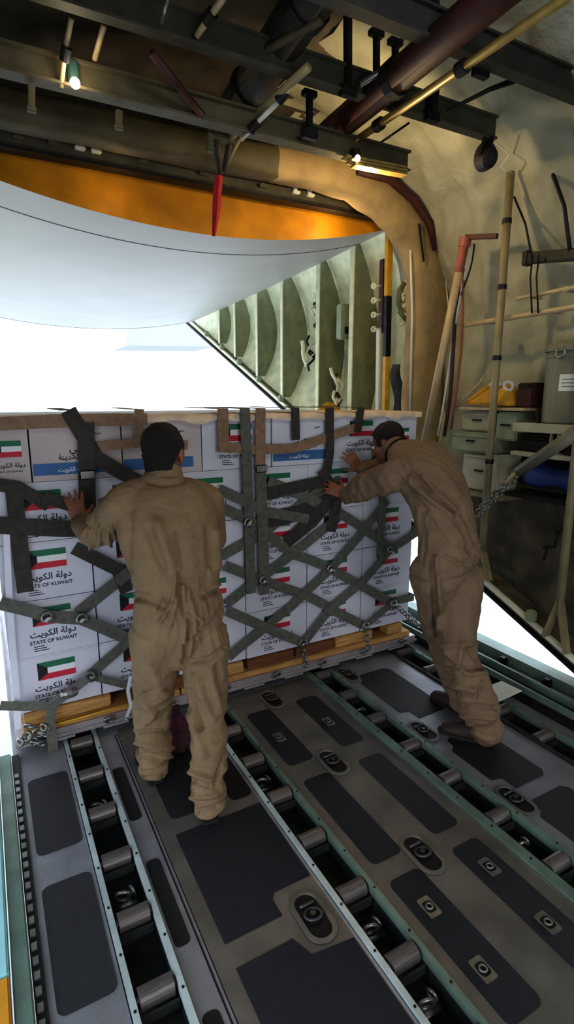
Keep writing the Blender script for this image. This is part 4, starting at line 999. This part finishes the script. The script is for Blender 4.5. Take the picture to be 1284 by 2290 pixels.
J['hd_l'] = V((-.1, .25, 1)); J['hn_l'] = V((0, 1, 0)); J['ht_l'] = V((1, 0, 0)); J['hd_r'] = V((.1, .25, 1)); J['hn_r'] = V((0, 1, 0)); J['ht_r'] = V((-1, 0, 0)); J['curl'] = .25
J['head'] = at(366, 1016, 2.46); J['hf'] = V((.55, .8, -.12)); J['hu'] = V((0, .05, 1))
J['legw'] = (.112, .100, .084, .080, .066); J['boot'] = 'boot_tan'; J['hs'] = 1.1
FOLDS1 = [([(395, 1285), (385, 1345), (360, 1390)], 5, .016), ([(400, 1325), (380, 1400)], 4, .014), ([(408, 1310), (415, 1375), (412, 1435)], 4, .018), ([(420, 1320), (435, 1375), (450, 1392)], 4, .014),
 ([(420, 1375), (426, 1440), (421, 1472)], 4, .014), ([(434, 1390), (441, 1428)], 4, .012), ([(372, 1330), (355, 1370)], 4, .010), ([(400, 1285), (402, 1330), (420, 1395), (417, 1478)], 6, -.022),
 ([(412, 1482), (465, 1477), (503, 1448)], 5, -.020), ([(438, 1425), (475, 1395), (502, 1350)], 5, -.014), ([(298, 1338), (330, 1342), (362, 1358)], 5, -.014), ([(300, 1328), (335, 1333)], 4, .010),
 ([(458, 1325), (488, 1308)], 5, .014), ([(455, 1336), (490, 1322)], 5, -.010), ([(282, 1280), (287, 1145)], 12, -.012), ([(382, 1262), (352, 1170)], 12, .014), ([(365, 1270), (335, 1190)], 10, -.012), ([(415, 1290), (400, 1190)], 9, -.008), ([(480, 1190), (488, 1268)], 7, .012), ([(466, 1180), (472, 1262)], 8, -.012),
 ([(330, 1075), (365, 1083), (410, 1078)], 5, -.010), ([(190, 1205), (200, 1182)], 3.5, .014), ([(205, 1215), (211, 1182)], 3.5, .016), ([(222, 1212), (226, 1178)], 3.5, .016), ([(240, 1216), (243, 1178)], 3.5, .016), ([(256, 1205), (250, 1168)], 3.5, .014),
 ([(318, 1560), (378, 1540)], 7, -.018), ([(308, 1637), (372, 1635)], 4, -.018), ([(318, 1562), (346, 1590), (326, 1615)], 6, .016), ([(335, 1480), (360, 1540)], 12, .012), ([(310, 1660), (380, 1672)], 5, .012), ([(312, 1690), (378, 1700)], 5, -.012), ([(320, 1715), (384, 1690)], 5, .012), ([(325, 1738), (384, 1735)], 4, -.012),
 ([(440, 1510), (455, 1560), (474, 1605)], 8, .014), ([(424, 1545), (450, 1628)], 6, -.016), ([(470, 1500), (490, 1590)], 8, .012), ([(485, 1490), (505, 1600)], 6, -.010), ([(430, 1600), (458, 1690)], 8, .012), ([(425, 1742), (465, 1758)], 5, -.018), ([(430, 1725), (470, 1742)], 5, .012), ([(432, 1818), (485, 1802)], 5, -.014), ([(500, 1700), (480, 1760)], 6, -.012), ([(430, 1785), (480, 1775)], 6, .012)]
def wr1(p, n):
    d = folds(p, n, FOLDS1)+.006*noise.noise(p*9)+.004*noise.noise(p*24)
    z = p.z; back = max(0, -n.y)
    # gathers at the waist and seat: vertical folds
    g = math.exp(-((z-.93)/.2)**2)*math.exp(-((p.x-.72-.1*(1.0-z))/.16)**2)*back
    d += .016*g*ridge(noise.noise(V((p.x*30+noise.noise(p*6)*.8, 0, z*3.2))))-.008*g
    d -= .012*math.exp(-((z-1.03-.02*noise.noise(p*8))/.018)**2)     # waist seam
    d += .012*max(0, noise.noise(V((p.x*7, p.y*7, z*3.5+4))))*(1 if z > 1.1 else .4)
    # seat crease
    leg = 1 if z < .62 else 0
    if leg:
        k = 1+1.6*math.exp(-((z-.16)/.12)**2)+.6*math.exp(-((z-.42)/.08)**2)
        d += .009*k*ridge(noise.noise(V((p.x*7+p.y*4, p.y*7, z*17))))-.004*k
    if p.y > 2.46 and z > 1.1 and p.x < .5: d += .012*ridge(noise.noise(V((p.x*30, p.y*10, z*12))))
    return d
person('person', J, 'man in a tan coverall, seen from behind, leaning on the white cartons', 'coverall', wr1)
# man on the right, bent forward
J = {}
J['lat'] = V((.97, .24, 0)); J['fwd'] = V((-.24, .97, 0))
J['heel_r'] = V((2.27, 1.83, 0)); J['fd_r'] = V((-.55, .83, 0)).normalized(); J['heel_l'] = V((2.37, 2.08, 0)); J['fd_l'] = V((-.12, .99, 0)).normalized()

for s_ in 'lr': J['an_'+s_] = J['heel_'+s_]+J['fd_'+s_]*.035+V((0, 0, .13))
J['kn_r'] = at(1030, 1470, 1.99); J['kn_l'] = at(983, 1420, 2.24)
J['hip_r'] = at(1022, 1290, 2.10); J['hip_l'] = at(974, 1285, 2.12)
J['torso'] = [(at(998, 1310, 2.10), .11, .10), (at(1005, 1250, 2.10), .19, .145), (at(1000, 1190, 2.13), .185, .14), (at(985, 1125, 2.21), .195, .145), (at(962, 1072, 2.31), .215, .15), (at(930, 1036, 2.41), .20, .13), (at(905, 1018, 2.48), .13, .095), (at(890, 1010, 2.54), .066, .066)]
J['sh_l'] = at(890, 1062, 2.34); J['sh_r'] = at(968, 1020, 2.54)
J['el_l'] = at(826, 1082, 2.58); J['el_r'] = at(872, 1040, 2.76)
J['wr_l'] = at(776, 1106, 2.83); J['wr_r'] = at(812, 1052, 2.90)
J['hd_l'] = V((-.5, .5, .3)); J['hn_l'] = V((.2, .9, -.3)); J['ht_l'] = V((.2, 0, 1)); J['hd_r'] = V((-.5, .15, .7)); J['hn_r'] = V((-.1, 1, 0)); J['ht_r'] = V((-1, 0, .1)); J['curl'] = .45
J['head'] = at(868, 992, 2.66); J['hf'] = V((-.45, .72, -.42)); J['hu'] = V((-.1, .35, .95))
J['legw'] = (.132, .112, .088, .092, .084); J['boot'] = 'boot_dark'; J['arm'] = 1.12
FOLDS2 = [([(902, 1036), (924, 1084), (964, 1120), (1010, 1156)], 5, .022), ([(946, 1067), (981, 1111), (1017, 1142)], 6, .016), ([(925, 1058), (975, 1108), (1014, 1148)], 5, -.018), ([(890, 1060), (915, 1105), (950, 1140)], 7, -.016),
 ([(985, 1050), (1035, 1130)], 12, .010), ([(1043, 1226), (1057, 1244), (1040, 1262)], 4, -.018), ([(999, 1246), (1028, 1262)], 5, -.016), ([(1065, 1220), (1048, 1262)], 5, .014), ([(977, 1248), (981, 1314), (990, 1405)], 6, .022), ([(966, 1248), (970, 1336), (979, 1425)], 7, -.022), ([(940, 1150), (950, 1240)], 8, -.010), ([(955, 1160), (1000, 1215)], 9, -.010),
 ([(1034, 1436), (1026, 1491)], 6, .016), ([(1000, 1460), (1045, 1508), (1078, 1505)], 6, .014), ([(1000, 1496), (1072, 1494)], 4, -.016), ([(1061, 1562), (1083, 1527)], 5, -.022), ([(1040, 1575), (1105, 1582)], 5, -.016), ([(1030, 1600), (1108, 1605)], 6, .014), ([(1034, 1626), (1112, 1642)], 4, -.016), ([(1015, 1530), (1070, 1545)], 6, .014), ([(985, 1445), (1050, 1440)], 6, .012), ([(1050, 1455), (1075, 1490)], 5, -.012),
 ([(775, 1118), (866, 1100)], 5, .014), ([(790, 1128), (868, 1112)], 4, -.012), ([(820, 1060), (850, 1110)], 8, -.008)]
def wr2(p, n):
    d = folds(p, n, FOLDS2)+.006*noise.noise(p*9)+.004*noise.noise(p*24); z = p.z
    # long folds running from the armpit to the hip
    if z > 1.0 and p.y < 2.62:
        a = p.x*1.0+(p.y-2.1)*.9; c = z-(p.y-2.1)*1.2
        d += .008*ridge(noise.noise(V((a*16, c*3.0, 1))))-.004
    if .55 < z < 1.0: d += .010*ridge(noise.noise(V((p.x*12, p.y*12, z*2.5))))-.004
    if z < .55:
        k = 1+1.8*math.exp(-((z-.22)/.16)**2); d += .009*k*ridge(noise.noise(V((p.x*7+p.y*4, p.y*7, z*16))))-.004*k
    d -= .01*math.exp(-((z-.97-.2*(p.x-2.3))/.015)**2)
    if p.y > 2.55 and z > 1.1: d += .010*ridge(noise.noise(V((p.x*22, p.y*12, z*10))))
    return d
person('person', J, 'man in a brown coverall bending forward and gripping the net on the cartons', 'coverall_brown', wr2)

# ------------------------------------------------------------------ outside, sky and lights
b = MB(); b.b2((-150, -40, -1.35), (150, 250, -1.3)); struct(b.build('ground', 'ground'))
w = bpy.data.worlds.new('sky'); SC.world = w; w.use_nodes = True
nt = w.node_tree; bg = nt.nodes['Background']
tc = nt.nodes.new('ShaderNodeTexCoord'); sep = nt.nodes.new('ShaderNodeSeparateXYZ'); rp = nt.nodes.new('ShaderNodeValToRGB')
nt.links.new(tc.outputs['Generated'], sep.inputs['Vector']); nt.links.new(sep.outputs['Z'], rp.inputs['Fac'])
rp.color_ramp.elements[0].color = (.96, .975, 1, 1); rp.color_ramp.elements[1].color = (.62, .8, 1, 1); rp.color_ramp.elements[1].position = .7
nt.links.new(rp.outputs['Color'], bg.inputs['Color']); bg.inputs['Strength'].default_value = 3.0
def area(name, loc, tgt, sx, sy, e, col):
    l = bpy.data.lights.new(name, 'AREA'); l.shape = 'RECTANGLE'; l.size = sx; l.size_y = sy; l.energy = e; l.color = col
    o = bpy.data.objects.new(name, l); C.objects.link(o); o.location = loc; o.rotation_euler = (V(tgt)-V(loc)).to_track_quat('-Z', 'Y').to_euler(); return o
def point(name, loc, e, col, r=.04):
    l = bpy.data.lights.new(name, 'POINT'); l.energy = e; l.color = col; l.shadow_soft_size = r
    o = bpy.data.objects.new(name, l); C.objects.link(o); o.location = loc; return o
area('fill_light', (.9, -1.6, 1.5), (1.2, 3.0, .9), 2.0, .7, 34, (.95, .97, 1))  # added fill behind the camera, not a cabin fixture
area('fill_light', (1.3, .4, 3.5), (3.4, 2.7, 2.7), 1.2, .3, 11, (.93, 1, .97))  # added fill aimed at the upper right wall, no fixture here
point('lamp_glow', at(799, 354, 2.80)+V((.22, .2, -.06)), 17, (1, .74, .38))
point('lamp_glow', (2.5, 3.78, 3.14), 2.4, (1, .7, .3))
point('lamp_glow', (.9, 3.77, 3.14), .5, (1, .66, .3))
point('lamp_glow', at(168, 186, 2.80), 1.2, (1, .85, .6))
SC.view_settings.view_transform = 'Standard'; SC.view_settings.look = 'Medium High Contrast'; SC.view_settings.exposure = 0
SC.cycles.use_denoising = True; SC.cycles.max_bounces = 6; SC.cycles.diffuse_bounces = 4; SC.cycles.glossy_bounces = 3
SC.cycles.sample_clamp_indirect = 4; SC.cycles.caustics_reflective = False; SC.cycles.caustics_refractive = False
